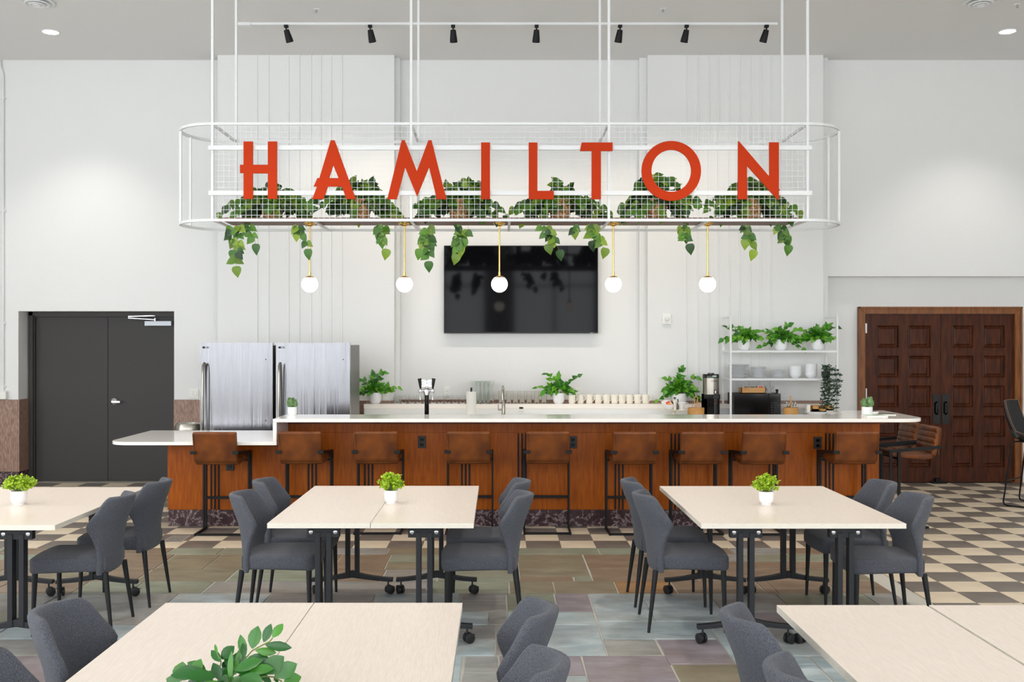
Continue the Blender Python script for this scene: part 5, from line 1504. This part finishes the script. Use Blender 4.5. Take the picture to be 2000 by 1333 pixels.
# ================================================================= SMALL POTTED PLANTS ON THE BAR AND TABLES
def cactus(label, px, py, r, h_, seed):
    D = (H - 1.075) * F / (py - CY)
    t = thing('potted_cactus', label, 'potted plant', (X(px, D), D, 1.075), group='small cactus pots on the bar')
    MB().lathe([(r * .82, 0), (r * .84, .006), (r, .010), (r, h_), (r * .92, h_), (r * .92, h_ * .85), (.001, h_ * .85)], n=28).build('pot', M['ceramic'], t, smooth=40)
    rn = random.Random(seed)
    heads = [(-.026, 0, .085, .026), (.024, -.006, .105, .030), (.0, .02, .07, .024)] if seed == 1 else [(x, y, .085 + rn.uniform(-.01, .012), .017) for x, y in ((-.03, 0), (-.01, -.015), (.012, .01), (.03, -.004), (0, .02))]
    for (x, y, hh, rr2) in heads:
        b = MB()
        b.lathe([(rr2 * .6, h_ * .8), (rr2, h_ + hh * .3), (rr2 * .95, h_ + hh * .6), (rr2 * .5, h_ + hh * .85), (.001, h_ + hh * .9)], (x, y, 0), n=12)
        for k in range(60):
            u = rn.random(); a = rn.uniform(0, 2 * PI); zz = h_ + hh * (.1 + .8 * u); q_ = rr2 * (1.0 if u < .6 else 1.0 - (u - .6) * 1.8)
            p = Vector((x + q_ * math.cos(a), y + q_ * math.sin(a), zz)); d = Vector((math.cos(a), math.sin(a), .7)).normalized()
            b.tube([p - d * .002, p + d * .007, p + d * .011], [.0042, .0038, .0008], 5)
        b.build('cactus_stem', M['cactus'], t, smooth=40)
cactus('small green cactus in a white pot on the bar top by the end curve', 1693.5, 812, .0505, .083, 1)
cactus('small bushy succulent in a white pot at the step of the bar top', 571, 810.5, .045, .075, 2)
def magazine(label, px, py, D, w_, d_, rz, m, z=1.0755, th=.008):
    t = thing('magazine', label, 'magazine', (X(px, D), D, z), rz, 'magazines beside the cactus')
    MB().box(-w_ / 2, -d_ / 2, 0, w_ / 2, d_ / 2, th - .001).build('pages', M['paper'], t)
    MB().box(-w_ / 2, -d_ / 2, th - .001, w_ / 2, d_ / 2, th).build('cover', m, t)
magazine('green-edged magazine on the bar, closest to its front edge', 1708, 0, 9.38, .20, .13, .1, M['green_print'], th=.014)
magazine('dark-covered magazine on the bar, out towards the rounded end', 1731, 0, 9.62, .16, .12, -.25, M['dark_print'])
magazine('thicker brown magazine on the bar behind the cactus pot', 1700, 0, 9.80, .10, .16, 0, M['dark_print'], th=.022)

def bushy(label, px, py, r, h_, fw, fh, seed):
    D = (H - .74) * F / (py - CY)
    t = thing('table_plant', label, 'potted plant', (X(px, D), D, .74), group='small lime plants on the tables')
    MB().lathe([(r * .68, 0), (r * .70, .005), (r * .70, .008), (r * .84, .012), (r * .96, .024), (r, .042), (r, h_), (r * .93, h_), (r * .92, h_ * .86), (.001, h_ * .86)], n=32).build('pot', M['ceramic'], t, smooth=45)
    rn = random.Random(seed); sp = []; st = MB()
    for k in range(64):
        a = rn.uniform(0, 2 * PI); el = rn.uniform(-.15, 1.0) * PI / 2
        R_ = rn.uniform(.7, 1.05)
        e = Vector((fw * R_ * math.cos(a) * math.cos(el), fw * .8 * R_ * math.sin(a) * math.cos(el), h_ + fh * (.30 + .70 * R_ * max(-.3, math.sin(el)))))
        c0 = Vector((e.x * .12, e.y * .12, h_ * .85)); pts = [c0, c0.lerp(e, .5) + Vector((0, 0, .014)), e]
        st.tube(pts, .0011, 3)
        for u in (.45, .62, .78, .9, 1.0):
            p = c0.lerp(e, u) + Vector((0, 0, .028 * u * (1 - u)))
            for s_ in range(3):
                d = Vector((rn.uniform(-1, 1), rn.uniform(-1, .8), rn.uniform(-.5, 1)))
                sp.append((p, d, (rn.uniform(-1, 1), rn.uniform(-1, 0), rn.uniform(0, 1)), rn.uniform(.013, .021)))
    joined_leaves(sp, [(0, .06), (.3, .24), (.65, .36), (.88, .28), (1.0, .05)], M['lime'], 'foliage', t)
    st.build('stems', M['stem'], t)
bushy('lime green plant in a white pot on the table cut by the photo edge', 37, 985.5, .050, .088, .105, .100, 21)
bushy('lime green potted plant on the table seam before the centre stools', 764, 983, .0445, .084, .088, .105, 22)
bushy('lime green plant in a white pot on the table across the aisle', 1496.5, 985.5, .047, .084, .088, .105, 23)

# foreground sprig plant: leaf base / tip points read at its own depth
D0 = 2.90
DP = 2.70
t = thing('sprig_plant', 'glossy leafy sprig plant with long stems on the front-row table', 'potted plant', (X(448, D0), DP, .74))
pot(t, .055, .085)
def W3(u, v, D): px, py = 320 + u / 6.667, 1190 + v / 6.667; return Vector((X(px, D) - t.location.x, D - DP, Z(py, D) - .74))
LS = [ # (base, tip) in the zoomed detail, depth offset, size factor
 ((1150,520),(1218,222),0,1.25),((1300,435),(1395,195),0,1.0),((1415,375),(1548,190),.0,1.15),((1320,470),(1670,505),.0,.75),((1330,465),(1560,470),.01,.7),
 ((1190,540),(1470,575),0,.8),((1090,640),(1385,640),.0,.85),((1060,630),(990,335),0,.8),((1045,640),(1030,440),-.02,.8),((1025,780),(1215,680),0,1.1),
 ((900,870),(1060,615),.0,.7),((960,760),(995,505),.02,.7),((900,830),(870,560),-.03,.6),((940,850),(960,650),-.03,.6),((930,800),(800,560),.03,1.1),((745,655),(912,480),.02,1.4),
 ((745,690),(610,535),.0,1.0),((700,590),(660,455),.0,.6),((760,770),(830,680),.03,1.6),((740,930),(640,700),-.02,1.1),((830,930),(740,770),.0,1.6),
 ((1120,885),(1390,650),-.02,1.35),((1290,840),(1560,620),-.03,1.45),((1440,880),(1730,715),-.02,1.4),((1560,960),(1790,880),-.01,1.5),((1400,955),(1255,855),.0,1.0),((1490,960),(1430,880),0,.9),
 ((960,960),(1120,820),.0,1.2),((1000,980),(1200,960),-.03,1.3),((960,950),(1070,830),-.04,.9),((880,960),(860,560),-.04,.45),
 ((200,950),(245,690),-.0,1.75),((380,900),(470,650),0,1.5),((560,950),(600,795),.0,1.6),((220,980),(15,910),.0,1.2),((560,980),(300,940),-.03,1.3),((420,960),(600,900),-.03,1.4),
 ((760,960),(880,900),-.03,1.2),((640,1010),(520,880),.02,1.5),((300,1100),(120,1010),0,1.4),((1100,1080),(1340,1020),0,1.3),((1500,1080),(1720,1020),0,1.3),((820,1080),(700,980),-.04,1.4),((980,1090),(1060,980),-.05,1.4)]
base = Vector((0, 0, .075))
rz_ = random.Random(77)
for k in range(22):                       # fuller clump round the pot, mostly at the photo's lower edge
    a_ = rz_.uniform(0, 2 * PI); q0 = rz_.uniform(.02, .09); p0 = Vector((q0 * math.cos(a_), .16 + q0 * .8 * math.sin(a_), rz_.uniform(.06, .10)))
    d = Vector((math.cos(a_), .6 * math.sin(a_), rz_.uniform(-.1, .5))).normalized() * rz_.uniform(.055, .08)
    add_leaf(t, LM_zz, p0, d, (rz_.uniform(-.3, .3), -.8, rz_.uniform(.4, 1.0)), d.length * 1.15)
st = MB()
for (bu, tu, dd, wf) in LS:
    p0, p1 = W3(*bu, D0 + dd), W3(*tu, D0 + dd + .015)
    d = p1 - p0
    o = add_leaf(t, LM_zz, p0, d, (random.uniform(-.3, .3), -1, random.uniform(.15, .7)), 1.0)
    L_ = d.length; m_ = o.matrix_basis.copy()
    o.matrix_basis = m_ @ Matrix.Diagonal((L_ * wf * 1.05, L_, L_, 1))
for path in ([(900,870),(1060,650),(1150,545),(1270,480),(1380,425),(1415,380)], [(940,900),(1130,900),(1330,880),(1440,890),(1540,950)], [(700,1000),(715,850),(745,690),(700,590)], [(300,1050),(380,930),(470,860)], [(850,1000),(900,830),(950,700)], [(600,1050),(420,960),(220,960)]):
    st.tube([base + (W3(*path[0], D0) - base) * .3] + [W3(*q_, D0 + .005) for q_ in path], .0022, 6)
    st.tube([base - Vector((0, 0, .02)), base + (W3(*path[0], D0) - base) * .3], .0026, 6)
st.build('stems', M['stem'], t, smooth=60)

# ---- floor vent by the low bar counter
x0, x1 = X(331, 9.0), X(366, 9.05)
t = thing('floor_vent', 'square metal floor grille set in the checkered tiles by the first stool', 'floor vent', ((x0 + x1) / 2, 8.98, 0))
hw, hd = .085, .145
b = MB().box(-hw, -hd, .0, hw, hd, .003); b.build('grille_plate', M['tile_grille'], t, bevel=.001)
b = MB()
for i in range(7):
    for j in range(10): b.box(-hw + .015 + i * .0215, -hd + .015 + j * .0265, .0031, -hw + .026 + i * .0215, -hd + .030 + j * .0265, .0036)
b.build('slots', M['black_matte'], t)['kind'] = 'stuff'
